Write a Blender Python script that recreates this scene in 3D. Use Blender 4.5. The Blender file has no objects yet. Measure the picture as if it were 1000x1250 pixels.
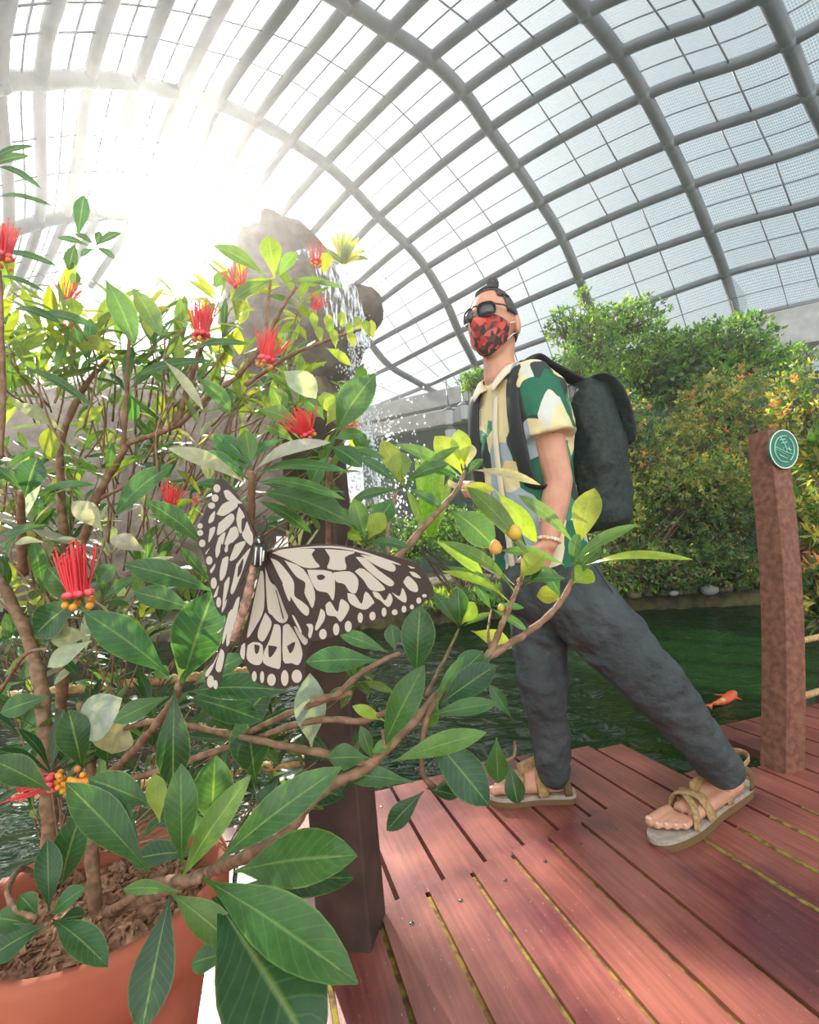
import bpy, bmesh, math, random
from mathutils import Vector, Matrix
PI = math.pi
R = math.radians
sc = bpy.context.scene
COL = sc.collection

# ------------------------------------------------------------------ camera
F = 580.0                       # focal length in pixels of the 1000x1250 frame
PITCH, ROLL, CAM_H = R(5.2), R(4.0), 0.87
cp, sp, cr, sr = math.cos(PITCH), math.sin(PITCH), math.cos(ROLL), math.sin(ROLL)
_r, _f, _u = Vector((1, 0, 0)), Vector((0, cp, sp)), Vector((0, -sp, cp))
CR = _r * cr - _u * sr
CU = _r * sr + _u * cr
CF = _f
CAM = Vector((0, 0, CAM_H))
cd = bpy.data.cameras.new('camera')
cd.sensor_fit = 'VERTICAL'; cd.sensor_height = 24.0; cd.lens = 24.0 * F / 1250.0
cd.clip_start = 0.02; cd.clip_end = 400
cam = bpy.data.objects.new('camera', cd); COL.objects.link(cam)
cam.matrix_world = Matrix(((CR.x, CU.x, -CF.x, CAM.x), (CR.y, CU.y, -CF.y, CAM.y), (CR.z, CU.z, -CF.z, CAM.z), (0, 0, 0, 1)))
sc.camera = cam

def ray(x, y):
    return CR * ((x - 500) / F) + CU * (-(y - 625) / F) + CF
def U(x, y, d):
    """the world point seen at pixel x, y at distance d along the view axis"""
    return CAM + ray(x, y) * d
def G(x, y, z=0.0):
    r = ray(x, y); return CAM + r * ((z - CAM_H) / r.z)

# ------------------------------------------------------------------ sky, sun, exposure
SUN = ray(199, 226).normalized()
sc.view_settings.view_transform = 'Standard'; sc.view_settings.look = 'None'
sc.view_settings.gamma = 1.0; sc.view_settings.use_curve_mapping = False
sc.view_settings.exposure = 0.15
try:
    sc.cycles.transparent_max_bounces = 24; sc.cycles.max_bounces = 8
    sc.cycles.use_denoising = True; sc.cycles.sample_clamp_indirect = 4.0
    sc.cycles.caustics_reflective = False; sc.cycles.caustics_refractive = False
except Exception:
    pass
world = bpy.data.worlds.new('sky'); sc.world = world; world.use_nodes = True
nt = world.node_tree; N = nt.nodes; L = nt.links; N.clear()
out = N.new('ShaderNodeOutputWorld'); bg = N.new('ShaderNodeBackground'); L.new(bg.outputs[0], out.inputs[0])
tc = N.new('ShaderNodeTexCoord')
nrm = N.new('ShaderNodeVectorMath'); nrm.operation = 'NORMALIZE'; L.new(tc.outputs['Generated'], nrm.inputs[0])
dot = N.new('ShaderNodeVectorMath'); dot.operation = 'DOT_PRODUCT'; L.new(nrm.outputs[0], dot.inputs[0]); dot.inputs[1].default_value = SUN
def wm(op, a, b=None, clamp=False):
    n = N.new('ShaderNodeMath'); n.operation = op; n.use_clamp = clamp
    for i, v in enumerate((a, b)):
        if v is None: continue
        if isinstance(v, (int, float)): n.inputs[i].default_value = v
        else: L.new(v, n.inputs[i])
    return n.outputs[0]
dpos = wm('MAXIMUM', dot.outputs['Value'], 0.0)
g1 = wm('MULTIPLY', wm('POWER', dpos, 6.0), 1.3)
g2 = wm('MULTIPLY', wm('POWER', dpos, 24.0), 3.0)
g3 = wm('MULTIPLY', wm('POWER', dpos, 400.0), 14.0)
sep0 = N.new('ShaderNodeSeparateXYZ'); L.new(nrm.outputs[0], sep0.inputs[0])
back_fill = wm('MULTIPLY', wm('POWER', wm('MAXIMUM', wm('ADD', wm('MULTIPLY', sep0.outputs['Y'], -0.94), 0.12), 0.0), 0.8), 1.9)   # unseen sky behind the camera, brightened as added front fill
glow = wm('ADD', wm('ADD', wm('ADD', g1, g2), g3), back_fill)
noi = N.new('ShaderNodeTexNoise'); noi.inputs['Scale'].default_value = 2.2; noi.inputs['Detail'].default_value = 6
L.new(nrm.outputs[0], noi.inputs['Vector'])
cr1 = N.new('ShaderNodeValToRGB'); cr1.color_ramp.elements[0].position = 0.42; cr1.color_ramp.elements[1].position = 0.7
cr1.color_ramp.elements[0].color = (0.20, 0.32, 0.39, 1); cr1.color_ramp.elements[1].color = (0.38, 0.48, 0.53, 1)
L.new(noi.outputs['Fac'], cr1.inputs[0])
sep = N.new('ShaderNodeSeparateXYZ'); L.new(nrm.outputs[0], sep.inputs[0])
hz = wm('MULTIPLY', wm('POWER', wm('SUBTRACT', 1.0, wm('MAXIMUM', sep.outputs['Z'], 0.0)), 3.0), 0.9, True)
mx = N.new('ShaderNodeMixRGB'); L.new(hz, mx.inputs[0]); L.new(cr1.outputs[0], mx.inputs[1]); mx.inputs[2].default_value = (0.62, 0.68, 0.71, 1)
gl = N.new('ShaderNodeMixRGB'); gl.blend_type = 'ADD'; gl.inputs[0].default_value = 1.0
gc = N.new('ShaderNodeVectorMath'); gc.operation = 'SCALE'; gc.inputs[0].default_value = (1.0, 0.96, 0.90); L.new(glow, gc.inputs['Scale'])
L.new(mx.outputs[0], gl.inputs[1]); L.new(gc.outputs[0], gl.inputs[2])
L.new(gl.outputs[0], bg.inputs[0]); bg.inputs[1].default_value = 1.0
sd = bpy.data.lights.new('sun', 'SUN'); sd.energy = 12.0; sd.angle = R(0.8); sd.color = (1.0, 0.93, 0.82)
so = bpy.data.objects.new('sun', sd); COL.objects.link(so)
so.rotation_euler = SUN.to_track_quat('Z', 'Y').to_euler(); so.location = CAM + SUN * 40

# ------------------------------------------------------------------ helpers
class MB:
    """collects shapes; build() links them as ONE mesh object"""
    def __init__(s): s.v = []; s.f = []; s.m = []; s.uv = []; s.c = []
    def add(s, vs, fs, m=0, uv=None, col=(1, 1, 1)):
        b = len(s.v); s.v += [tuple(p) for p in vs]
        s.uv += uv if uv else [(0.5, 0.5)] * len(vs)
        s.c += [(col[0], col[1], col[2], 1.0)] * len(vs)
        s.f += [tuple(b + i for i in f) for f in fs]; s.m += [m] * len(fs)
    def tube(s, pts, rad, seg=8, m=0, col=(1, 1, 1), flat=1.0, side=None):
        pts = [Vector(p) for p in pts]; n = len(pts)
        if isinstance(rad, (int, float)): rad = [rad] * n
        vs = []; prev = None
        for i, p in enumerate(pts):
            t = (pts[min(i + 1, n - 1)] - pts[max(i - 1, 0)])
            if t.length < 1e-9: t = Vector((0, 0, 1))
            t.normalize()
            a = side if side is not None else prev
            if a is None: a = Vector((0, 0, 1)) if abs(t.z) < 0.9 else Vector((1, 0, 0))
            a = Vector(a); a = a - t * a.dot(t)
            if a.length < 1e-6: a = t.orthogonal()
            a.normalize(); prev = a; b = t.cross(a)
            for k in range(seg):
                an = 2 * PI * k / seg
                vs.append(p + a * (math.cos(an) * rad[i]) + b * (math.sin(an) * rad[i] * flat))
        fs = [(i * seg + k, i * seg + (k + 1) % seg, (i + 1) * seg + (k + 1) % seg, (i + 1) * seg + k) for i in range(n - 1) for k in range(seg)]
        fs.append(tuple(range(seg - 1, -1, -1))); fs.append(tuple((n - 1) * seg + k for k in range(seg)))
        uv = [(k / seg, i / max(1, n - 1)) for i in range(n) for k in range(seg)]
        s.add(vs, fs, m, uv, col)
    def ball(s, c, r, m=0, nu=10, nv=7, col=(1, 1, 1), ax=None):
        c = Vector(c); r = Vector((r, r, r)) if isinstance(r, (int, float)) else Vector(r)
        X, Y, Z = ax if ax else (Vector((1, 0, 0)), Vector((0, 1, 0)), Vector((0, 0, 1)))
        vs = [c + Z * r.z]
        for j in range(1, nv):
            th = PI * j / nv
            for i in range(nu):
                ph = 2 * PI * i / nu
                vs.append(c + X * (r.x * math.sin(th) * math.cos(ph)) + Y * (r.y * math.sin(th) * math.sin(ph)) + Z * (r.z * math.cos(th)))
        vs.append(c - Z * r.z); fs = []
        for i in range(nu):
            fs.append((0, 1 + i, 1 + (i + 1) % nu)); l = 1 + (nv - 2) * nu
            fs.append((len(vs) - 1, l + (i + 1) % nu, l + i))
            for j in range(nv - 2):
                a = 1 + j * nu
                fs.append((a + i, a + nu + i, a + nu + (i + 1) % nu, a + (i + 1) % nu))
        s.add(vs, fs, m, None, col)
    def prism(s, poly, dvec, m=0, col=(1, 1, 1)):
        poly = [Vector(p) for p in poly]; n = len(poly); d = Vector(dvec)
        nn = Vector((0, 0, 0))
        for i in range(n): nn += poly[i].cross(poly[(i + 1) % n])
        if nn.dot(d) < 0: poly.reverse()
        vs = poly + [p + d for p in poly]
        fs = [tuple(range(n - 1, -1, -1)), tuple(range(n, 2 * n))] + [(i, (i + 1) % n, n + (i + 1) % n, n + i) for i in range(n)]
        s.add(vs, fs, m, None, col)
    def box(s, c, size, m=0, ax=None, col=(1, 1, 1)):
        c = Vector(c); X, Y, Z = ax if ax else (Vector((1, 0, 0)), Vector((0, 1, 0)), Vector((0, 0, 1)))
        h = [v * 0.5 for v in size]
        base = [c + X * (a * h[0]) + Y * (b * h[1]) - Z * h[2] for a, b in ((-1, -1), (1, -1), (1, 1), (-1, 1))]
        s.prism(base, Z * size[2], m, col)
    def grid(s, rows, m=0, col=(1, 1, 1), closed=False, uv=None):
        nr, nc = len(rows), len(rows[0]); vs = [p for r_ in rows for p in r_]
        fs = [(i * nc + j, i * nc + (j + 1) % nc, (i + 1) * nc + (j + 1) % nc, (i + 1) * nc + j) for i in range(nr - 1) for j in range(nc if closed else nc - 1)]
        if uv is None: uv = [(j / max(1, nc - 1), i / max(1, nr - 1)) for i in range(nr) for j in range(nc)]
        s.add(vs, fs, m, uv, col)
    def lathe(s, c, prof, seg=32, m=0, col=(1, 1, 1)):
        rows = [[Vector(c) + Vector((r * math.cos(2 * PI * k / seg), r * math.sin(2 * PI * k / seg), z)) for k in range(seg)] for r, z in prof]
        s.grid(rows, m, col, True)
    def build(s, name, mats, parent=None, smooth=True, kind=None):
        me = bpy.data.meshes.new(name); me.from_pydata(s.v, [], s.f)
        if not isinstance(mats, (list, tuple)): mats = [mats]
        for mm in mats: me.materials.append(mm)
        if len(mats) > 1: me.polygons.foreach_set('material_index', s.m)
        lv = [0] * len(me.loops); me.loops.foreach_get('vertex_index', lv)
        ul = me.uv_layers.new(name='UVMap'); flat = []
        for i in lv: flat += s.uv[i]
        ul.data.foreach_set('uv', flat)
        ca = me.color_attributes.new('Col', 'FLOAT_COLOR', 'POINT'); ca.data.foreach_set('color', [x for c in s.c for x in c])
        me.polygons.foreach_set('use_smooth', [smooth] * len(me.polygons))
        me.update()
        o = bpy.data.objects.new(name, me); COL.objects.link(o)
        if parent:
            o.parent = parent
            o.matrix_parent_inverse = Matrix.Translation(-parent.location)
        if kind: o['kind'] = kind
        return o
def tag(o, label=None, cat=None, group=None, kind=None):
    if label: o['label'] = label
    if cat: o['category'] = cat
    if group: o['group'] = group
    if kind: o['kind'] = kind
    return o
def empty(name, loc, label=None, cat=None, group=None, kind=None):
    o = bpy.data.objects.new(name, None); COL.objects.link(o); o.location = loc; o.empty_display_size = 0.05
    return tag(o, label, cat, group, kind)
def lerp(a, b, t): return a + (b - a) * t
def smooth_path(pts, n=6):
    """Catmull-Rom through points"""
    pts = [Vector(p) for p in pts]; o = []
    for i in range(len(pts) - 1):
        p0, p1, p2, p3 = pts[max(i - 1, 0)], pts[i], pts[i + 1], pts[min(i + 2, len(pts) - 1)]
        for k in range(n):
            t = k / n
            o.append(0.5 * ((2 * p1) + (p2 - p0) * t + (2 * p0 - 5 * p1 + 4 * p2 - p3) * t * t + (3 * p1 - p0 - 3 * p2 + p3) * t ** 3))
    o.append(pts[-1]); return o

# ------------------------------------------------------------------ materials
def mat(name, col, rough=0.6, metal=0.0, spec=0.5, noise=None, bump=None, trans=None, coords='Object', emit=None):
    """noise=(scale, colour2, low, high)  bump=(scale, strength, distance)"""
    m = bpy.data.materials.new(name); m.use_nodes = True; t = m.node_tree; b = t.nodes['Principled BSDF']
    c4 = (col[0], col[1], col[2], 1)
    b.inputs['Base Color'].default_value = c4; b.inputs['Roughness'].default_value = rough; b.inputs['Metallic'].default_value = metal
    b.inputs['Specular IOR Level'].default_value = spec
    co = t.nodes.new('ShaderNodeTexCoord')
    if noise:
        n = t.nodes.new('ShaderNodeTexNoise'); n.inputs['Scale'].default_value = noise[0]; n.inputs['Detail'].default_value = 5
        t.links.new(co.outputs[coords], n.inputs['Vector'])
        r = t.nodes.new('ShaderNodeValToRGB'); e = r.color_ramp.elements
        e[0].position = noise[2] if len(noise) > 2 else 0.4; e[1].position = noise[3] if len(noise) > 3 else 0.62
        e[0].color = c4; e[1].color = (*noise[1], 1)
        t.links.new(n.outputs['Fac'], r.inputs[0]); t.links.new(r.outputs[0], b.inputs['Base Color'])
    if bump:
        n = t.nodes.new('ShaderNodeTexNoise'); n.inputs['Scale'].default_value = bump[0]; n.inputs['Detail'].default_value = 4
        t.links.new(co.outputs[coords], n.inputs['Vector'])
        bb = t.nodes.new('ShaderNodeBump'); bb.inputs['Strength'].default_value = bump[1]; bb.inputs['Distance'].default_value = bump[2]
        t.links.new(n.outputs['Fac'], bb.inputs['Height']); t.links.new(bb.outputs[0], b.inputs['Normal'])
    return m
def leaf_mat(name, rough=0.38, transl=0.4, under=(0.30, 0.36, 0.26), undermix=0.45, vein=(0.35, 0.5, 0.18), veinmix=0.6, tcol=1.0, spec=0.5):
    m = bpy.data.materials.new(name); m.use_nodes = True; t = m.node_tree; NN = t.nodes; LL = t.links; b = NN['Principled BSDF']; o = NN['Material Output']
    at = NN.new('ShaderNodeAttribute'); at.attribute_name = 'Col'
    uv = NN.new('ShaderNodeUVMap'); uv.uv_map = 'UVMap'; sx = NN.new('ShaderNodeSeparateXYZ'); LL.new(uv.outputs[0], sx.inputs[0])
    def mth(op, a, b_=None, c_=None, clamp=False):
        n = NN.new('ShaderNodeMath'); n.operation = op; n.use_clamp = clamp
        for i, v in enumerate((a, b_, c_)):
            if v is None: continue
            if isinstance(v, (int, float)): n.inputs[i].default_value = v
            else: LL.new(v, n.inputs[i])
        return n.outputs[0]
    ax = mth('ABSOLUTE', mth('SUBTRACT', sx.outputs[0], 0.5))
    mid = mth('SUBTRACT', 1.0, mth('MULTIPLY', ax, 22.0), clamp=True)
    wv = mth('SINE', mth('MULTIPLY', mth('SUBTRACT', sx.outputs[1], mth('MULTIPLY', ax, 0.35)), 75.0))
    side = mth('MULTIPLY', mth('MAXIMUM', mth('SUBTRACT', wv, 0.75), 0.0), 0.8)
    edge = mth('MULTIPLY', mth('MAXIMUM', mth('SUBTRACT', ax, 0.455), 0.0), 14.0, clamp=True)
    vn = mth('ADD', mth('ADD', mid, side), edge, clamp=True)
    vf = mth('MULTIPLY', vn, veinmix)
    noi = NN.new('ShaderNodeTexNoise'); noi.inputs['Scale'].default_value = 45; noi.inputs['Detail'].default_value = 5; noi.inputs['Roughness'].default_value = 0.7; tc_ = NN.new('ShaderNodeTexCoord'); LL.new(tc_.outputs['Object'], noi.inputs['Vector'])
    hs = NN.new('ShaderNodeHueSaturation'); LL.new(at.outputs['Color'], hs.inputs['Color']); LL.new(mth('ADD', mth('MULTIPLY', noi.outputs['Fac'], 1.3), 0.35), hs.inputs['Value'])
    m1 = NN.new('ShaderNodeMixRGB'); LL.new(vf, m1.inputs[0]); LL.new(hs.outputs[0], m1.inputs[1]); m1.inputs[2].default_value = (*vein, 1)
    geo = NN.new('ShaderNodeNewGeometry')
    m2 = NN.new('ShaderNodeMixRGB'); LL.new(mth('MULTIPLY', geo.outputs['Backfacing'], undermix), m2.inputs[0]); LL.new(m1.outputs[0], m2.inputs[1]); m2.inputs[2].default_value = (*under, 1)
    LL.new(m2.outputs[0], b.inputs['Base Color']); b.inputs['Roughness'].default_value = rough; b.inputs['Specular IOR Level'].default_value = spec
    bp = NN.new('ShaderNodeBump'); bp.inputs['Strength'].default_value = 0.35; bp.inputs['Distance'].default_value = 0.001; LL.new(vn, bp.inputs['Height']); LL.new(bp.outputs[0], b.inputs['Normal'])
    tr = NN.new('ShaderNodeBsdfTranslucent')
    tm = NN.new('ShaderNodeMixRGB'); tm.blend_type = 'MULTIPLY'; tm.inputs[0].default_value = 1.0
    LL.new(m1.outputs[0], tm.inputs[1]); tm.inputs[2].default_value = (2.9 * tcol, 2.4 * tcol, 0.9 * tcol, 1); LL.new(tm.outputs[0], tr.inputs[0])
    ms = NN.new('ShaderNodeMixShader'); ms.inputs[0].default_value = transl
    LL.new(b.outputs[0], ms.inputs[1]); LL.new(tr.outputs[0], ms.inputs[2]); LL.new(ms.outputs[0], o.inputs[0])
    return m

# ------------------------------------------------------------------ the glasshouse roof: ribs, purlins, wire net
M_steel = mat('painted_steel', (0.13, 0.145, 0.16), 0.4, 0.3, noise=(1.5, (0.18, 0.20, 0.215)))
M_net = bpy.data.materials.new('wire_net'); M_net.use_nodes = True
_t = M_net.node_tree; _b = _t.nodes['Principled BSDF']; _b.inputs['Base Color'].default_value = (0.30, 0.34, 0.36, 1); _b.inputs['Roughness'].default_value = 0.6
_uv = _t.nodes.new('ShaderNodeUVMap'); _uv.uv_map = 'UVMap'
_sc = _t.nodes.new('ShaderNodeSeparateXYZ'); _t.links.new(_uv.outputs[0], _sc.inputs[0])
def _line(sock, freq, w):
    a = _t.nodes.new('ShaderNodeMath'); a.operation = 'MULTIPLY'; _t.links.new(sock, a.inputs[0]); a.inputs[1].default_value = freq
    f = _t.nodes.new('ShaderNodeMath'); f.operation = 'FRACT'; _t.links.new(a.outputs[0], f.inputs[0])
    l = _t.nodes.new('ShaderNodeMath'); l.operation = 'LESS_THAN'; _t.links.new(f.outputs[0], l.inputs[0]); l.inputs[1].default_value = w
    return l.outputs[0]
_mx = _t.nodes.new('ShaderNodeMath'); _mx.operation = 'MAXIMUM'
_t.links.new(_line(_sc.outputs[0], 14.0, 0.13), _mx.inputs[0]); _t.links.new(_line(_sc.outputs[1], 14.0, 0.13), _mx.inputs[1])
_tp = _t.nodes.new('ShaderNodeBsdfTransparent'); _ms = _t.nodes.new('ShaderNodeMixShader')
_tl = _t.nodes.new('ShaderNodeBsdfTranslucent'); _tl.inputs[0].default_value = (0.45, 0.48, 0.50, 1)
_m2 = _t.nodes.new('ShaderNodeMixShader'); _m2.inputs[0].default_value = 0.5
_t.links.new(_b.outputs[0], _m2.inputs[1]); _t.links.new(_tl.outputs[0], _m2.inputs[2])
_t.links.new(_mx.outputs[0], _ms.inputs[0]); _t.links.new(_tp.outputs[0], _ms.inputs[1]); _t.links.new(_m2.outputs[0], _ms.inputs[2])
_t.links.new(_ms.outputs[0], _t.nodes['Material Output'].inputs[0])

RS = 0.70
AZ = R(-47.07)
AX = Vector((math.sin(AZ), math.cos(AZ), 0)); AN = Vector((math.cos(AZ), -math.sin(AZ), 0))
RIBT = {'Y': 22.5, 'Z': 16.97, 'A': 11.6, 'B': 6.86, 'C': 2.87, 'D': 0.10, 'E': -3.2}
PROF = [(26.6, 9.2), (21.5, 9.72), (18.15, 9.99), (16.57, 10.76), (15.38, 11.63), (14.04, 12.15), (12.58, 12.36), (10.86, 12.75), (9.41, 13.15), (8.04, 12.99),
        (6.83, 12.75), (5.84, 12.81), (4.81, 12.5), (3.83, 11.97), (2.86, 11.38), (2.0, 10.74), (1.15, 9.9), (0.4, 8.9), (-0.3, 7.8), (-0.9, 6.5)]
OBS = {0: {'C': (900, 390)}, 1: {'C': (885, 335)}, 2: {'A': (560, 405), 'B': (707, 340), 'C': (865, 282)},
       3: {'A': (545, 370), 'B': (687, 292), 'C': (842, 227)}, 4: {'A': (520, 327), 'B': (660, 247), 'C': (817, 175), 'D': (987, 115)},
       5: {'A': (495, 297), 'B': (630, 202), 'C': (787, 117), 'D': (962, 52)}, 6: {'A': (462, 265), 'B': (597, 157), 'C': (755, 65), 'D': (935, -8)},
       7: {'A': (430, 230), 'B': (565, 112), 'C': (715, 15)}, 8: {'A': (397, 200), 'B': (525, 72)}, 9: {'A': (355, 172), 'B': (475, 38)},
       10: {'A': (312, 147), 'B': (425, 5)}, 11: {'A': (267, 127), 'Z': (205, 270)}, 12: {'A': (220, 114), 'Z': (165, 263)}, 13: {'Z': (120, 262), 'A': (167, 102)},
       14: {'Z': (80, 265), 'A': (110, 96)}, 15: {'Z': (47, 271), 'A': (50, 98)}, 16: {'A': (0, 101)},
       }
# extra sightings to fill the frame
OBS[3]['D'] = (1012, 170); OBS[2]['D'] = (1032, 235); OBS[1]['D'] = (1050, 292); OBS[0]['D'] = (1065, 352)
OBS[1]['B'] = (727, 392); OBS[0]['B'] = (745, 440); OBS[1]['A'] = (580, 445); OBS[0]['A'] = (598, 490)
OBS[7]['D'] = (903, -75); OBS[8]['C'] = (668, -40); OBS[9]['C'] = (610, -100); OBS[10]['C'] = (545, -170)
OBS[11]['B'] = (372, -24); OBS[12]['B'] = (300, -45); OBS[13]['B'] = (228, -60); OBS[14]['B'] = (160, -70); OBS[15]['B'] = (90, -75); OBS[16]['B'] = (20, -70)
OBS[16]['Z'] = (10, 282)
def model(j, k):
    return CAM + AX * RIBT[k] * RS + AN * PROF[j][0] * RS + Vector((0, 0, PROF[j][1] * RS))
GRID = {}
RZ = None
for j in range(len(PROF) - 1, -1, -1):
    res = {}
    for k in RIBT:
        mp = model(j, k)
        if k in OBS.get(j, {}):
            d = max((mp - CAM).dot(CF), 1.0)
            GRID[j, k] = U(*OBS[j][k], d); res[k] = GRID[j, k] - mp
    for k in RIBT:
        if (j, k) not in GRID:
            if res:
                kk = min(res, key=lambda q: abs(RIBT[q] - RIBT[k])); rv = res[kk]
                if k in 'YZ' and RZ is not None and j < 11: RZ = lerp(RZ, rv, 0.22 if k == 'Z' else 0.0); rv = RZ
                GRID[j, k] = model(j, k) + rv
            else: GRID[j, k] = model(j, k)
    if j >= 11 and 'Z' in res: RZ = res['Z']
ceiling = empty('ceiling', (0, 0, 8), kind='structure')
for k in RIBT:
    if k == 'Y': continue
    path = [GRID[0, k] + Vector((AN.x * 1.5, AN.y * 1.5, -7.5)), GRID[0, k] + Vector((AN.x * 0.8, AN.y * 0.8, -3))] + [GRID[j, k] for j in range(len(PROF))]
    mb = MB(); mb.tube(smooth_path(path, 5), 0.125, 10); 
    for j in range(len(PROF)):                       # bolted collars where the purlins meet the rib
        mb.ball(GRID[j, k], 0.15, nu=8, nv=6)
    mb.build('rib', M_steel, ceiling)
RK = list(RIBT)
PUR = {}
for j in range(len(PROF)):
    path = smooth_path([GRID[j, k] for k in RK], 8); PUR[j] = path
    mb = MB(); mb.tube(path, 0.095, 8); mb.build('purlin', M_steel, ceiling)
wn = MB(); cb = MB()
for j in range(len(PROF) - 1):
    rows = [[lerp(PUR[j][i], PUR[j + 1][i], q / 2) for i in range(len(PUR[j]))] for q in range(3)]
    rows = [[p + (p - CAM).normalized() * 0.14 for p in r_] for r_ in rows]   # the net is laid over the outside of the frame
    uvs = [(i * 0.55, (j * 2 + q) * 0.6) for q in range(3) for i in range(len(PUR[j]))]
    wn.grid(rows, 0, uv=uvs)
    cb.tube(rows[1], 0.016, 4)
    for i in range(0, len(PUR[j]), 1):
        if i % 8 in (3, 5) : cb.tube([PUR[j][i], PUR[j + 1][i]], 0.016, 4)
wn.build('wire_net', M_net, ceiling, kind='stuff')
cb.build('cable', M_steel, ceiling, kind='stuff')

# ------------------------------------------------------------------ deck of boards
M_deck = bpy.data.materials.new('stained_boards'); M_deck.use_nodes = True
_t = M_deck.node_tree; NN = _t.nodes; LL = _t.links; _b = NN['Principled BSDF']
DU = ray(323, 690); DU.z = 0; DU.normalize(); DN = Vector((DU.y, -DU.x, 0))
_co = NN.new('ShaderNodeTexCoord'); _mp = NN.new('ShaderNodeMapping'); LL.new(_co.outputs['Object'], _mp.inputs[0])
_mp.inputs['Rotation'].default_value = (0, 0, -math.atan2(DU.y, DU.x)); _mp.vector_type = 'POINT'
_st = NN.new('ShaderNodeMapping'); _st.inputs['Scale'].default_value = (1.2, 26, 1); LL.new(_mp.outputs[0], _st.inputs[0])
gr = NN.new('ShaderNodeTexNoise'); gr.inputs['Scale'].default_value = 3.0; gr.inputs['Detail'].default_value = 8; LL.new(_st.outputs[0], gr.inputs['Vector'])
pa = NN.new('ShaderNodeTexNoise'); pa.inputs['Scale'].default_value = 3.2; pa.inputs['Detail'].default_value = 5; LL.new(_co.outputs['Object'], pa.inputs['Vector'])
r1 = NN.new('ShaderNodeValToRGB'); e = r1.color_ramp.elements; e[0].position = 0.35; e[1].position = 0.62
e[0].color = (0.14, 0.036, 0.042, 1); e[1].color = (0.36, 0.118, 0.088, 1); LL.new(pa.outputs['Fac'], r1.inputs[0])
r2 = NN.new('ShaderNodeValToRGB'); e = r2.color_ramp.elements; e[0].position = 0.3; e[1].position = 0.7; e[0].color = (0.7, 0.66, 0.66, 1); e[1].color = (1.15, 1.12, 1.1, 1); LL.new(gr.outputs['Fac'], r2.inputs[0])
mm = NN.new('ShaderNodeMixRGB'); mm.blend_type = 'MULTIPLY'; mm.inputs[0].default_value = 1; LL.new(r1.outputs[0], mm.inputs[1]); LL.new(r2.outputs[0], mm.inputs[2])
_s2 = NN.new('ShaderNodeMapping'); _s2.inputs['Scale'].default_value = (14, 60, 1); LL.new(_mp.outputs[0], _s2.inputs[0])
scn = NN.new('ShaderNodeTexNoise'); scn.inputs['Scale'].default_value = 6; scn.inputs['Detail'].default_value = 2; LL.new(_s2.outputs[0], scn.inputs['Vector'])
r3 = NN.new('ShaderNodeValToRGB'); e = r3.color_ramp.elements; e[0].position = 0.70; e[1].position = 0.76; e[0].color = (0, 0, 0, 1); e[1].color = (1, 1, 1, 1); LL.new(scn.outputs['Fac'], r3.inputs[0])
m3 = NN.new('ShaderNodeMixRGB'); LL.new(r3.outputs[0], m3.inputs[0]); LL.new(mm.outputs[0], m3.inputs[1]); m3.inputs[2].default_value = (0.62, 0.40, 0.33, 1)
LL.new(m3.outputs[0], _b.inputs['Base Color']); _b.inputs['Roughness'].default_value = 0.42; _b.inputs['Specular IOR Level'].default_value = 0.5
r4 = NN.new('ShaderNodeValToRGB'); e = r4.color_ramp.elements; e[0].color = (0.24, 0.24, 0.24, 1); e[1].color = (0.48, 0.48, 0.48, 1); LL.new(pa.outputs['Fac'], r4.inputs[0]); LL.new(r4.outputs[0], _b.inputs['Roughness'])
bp = NN.new('ShaderNodeBump'); bp.inputs['Strength'].default_value = 0.25; bp.inputs['Distance'].default_value = 0.002; LL.new(gr.outputs['Fac'], bp.inputs['Height']); LL.new(bp.outputs[0], _b.inputs['Normal'])
M_moss = mat('mossy_joint', (0.30, 0.24, 0.03), 0.9, noise=(40, (0.12, 0.07, 0.03), 0.42, 0.62))
M_screw = mat('screw_steel', (0.25, 0.24, 0.23), 0.35, 0.8)
M_beam = mat('dark_timber', (0.055, 0.03, 0.02), 0.6, noise=(20, (0.09, 0.05, 0.035)))

def clip(poly, a, b, c):
    """keep a*x+b*y>=c"""
    o = []
    for i in range(len(poly)):
        p, q = poly[i], poly[(i + 1) % len(poly)]
        dp, dq = a * p[0] + b * p[1] - c, a * q[0] + b * q[1] - c
        if dp >= 0: o.append(p)
        if dp * dq < 0:
            t = dp / (dp - dq); o.append((p[0] + (q[0] - p[0]) * t, p[1] + (q[1] - p[1]) * t))
    return o
def st(p): return (p.dot(DN), p.dot(DU))          # across, along
def xy(s_, t_, z): return DN * s_ + DU * t_ + Vector((0, 0, z))
def across(px): return st(G(*px))[0]
# board lines across the front section, read where the joints run out of the frame
fr = [across(p) for p in ((414, 1250), (500, 1250), (598, 1250), (694, 1250), (800, 1250))]
PW = (fr[4] - fr[0]) / 4; S0 = fr[2]
rr = [across(p) for p in ((476, 964), (506, 956), (560, 965), (594, 932), (652, 920))]
SR = sum(v - i * PW for i, v in enumerate(rr)) / 5
J0, J1 = st(G(468, 1112)), st(G(752, 988))        # the cross joint between the two sections
jm = (J1[1] - J0[1]) / (J1[0] - J0[0])
back = [st(G(*p)) for p in ((380, 985), (450, 968), (592, 932), (656, 918), (720, 912), (784, 910))]
GAP = 0.013
deck = MB(); THK = 0.035
def tback(s_):
    for (a, b) in zip(back, back[1:]):
        if a[0] <= s_ <= b[0]: return a[1] + (b[1] - a[1]) * (s_ - a[0]) / (b[0] - a[0])
    return None
s_end = st(G(784, 910))[0]
K0, K1 = st(G(897, 942)), st(G(955, 928))
print('plank', PW, 'phase', S0, SR, 'post dist', G(955, 940))
def jl(s_): return J0[1] + jm * (s_ - J0[0])
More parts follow.
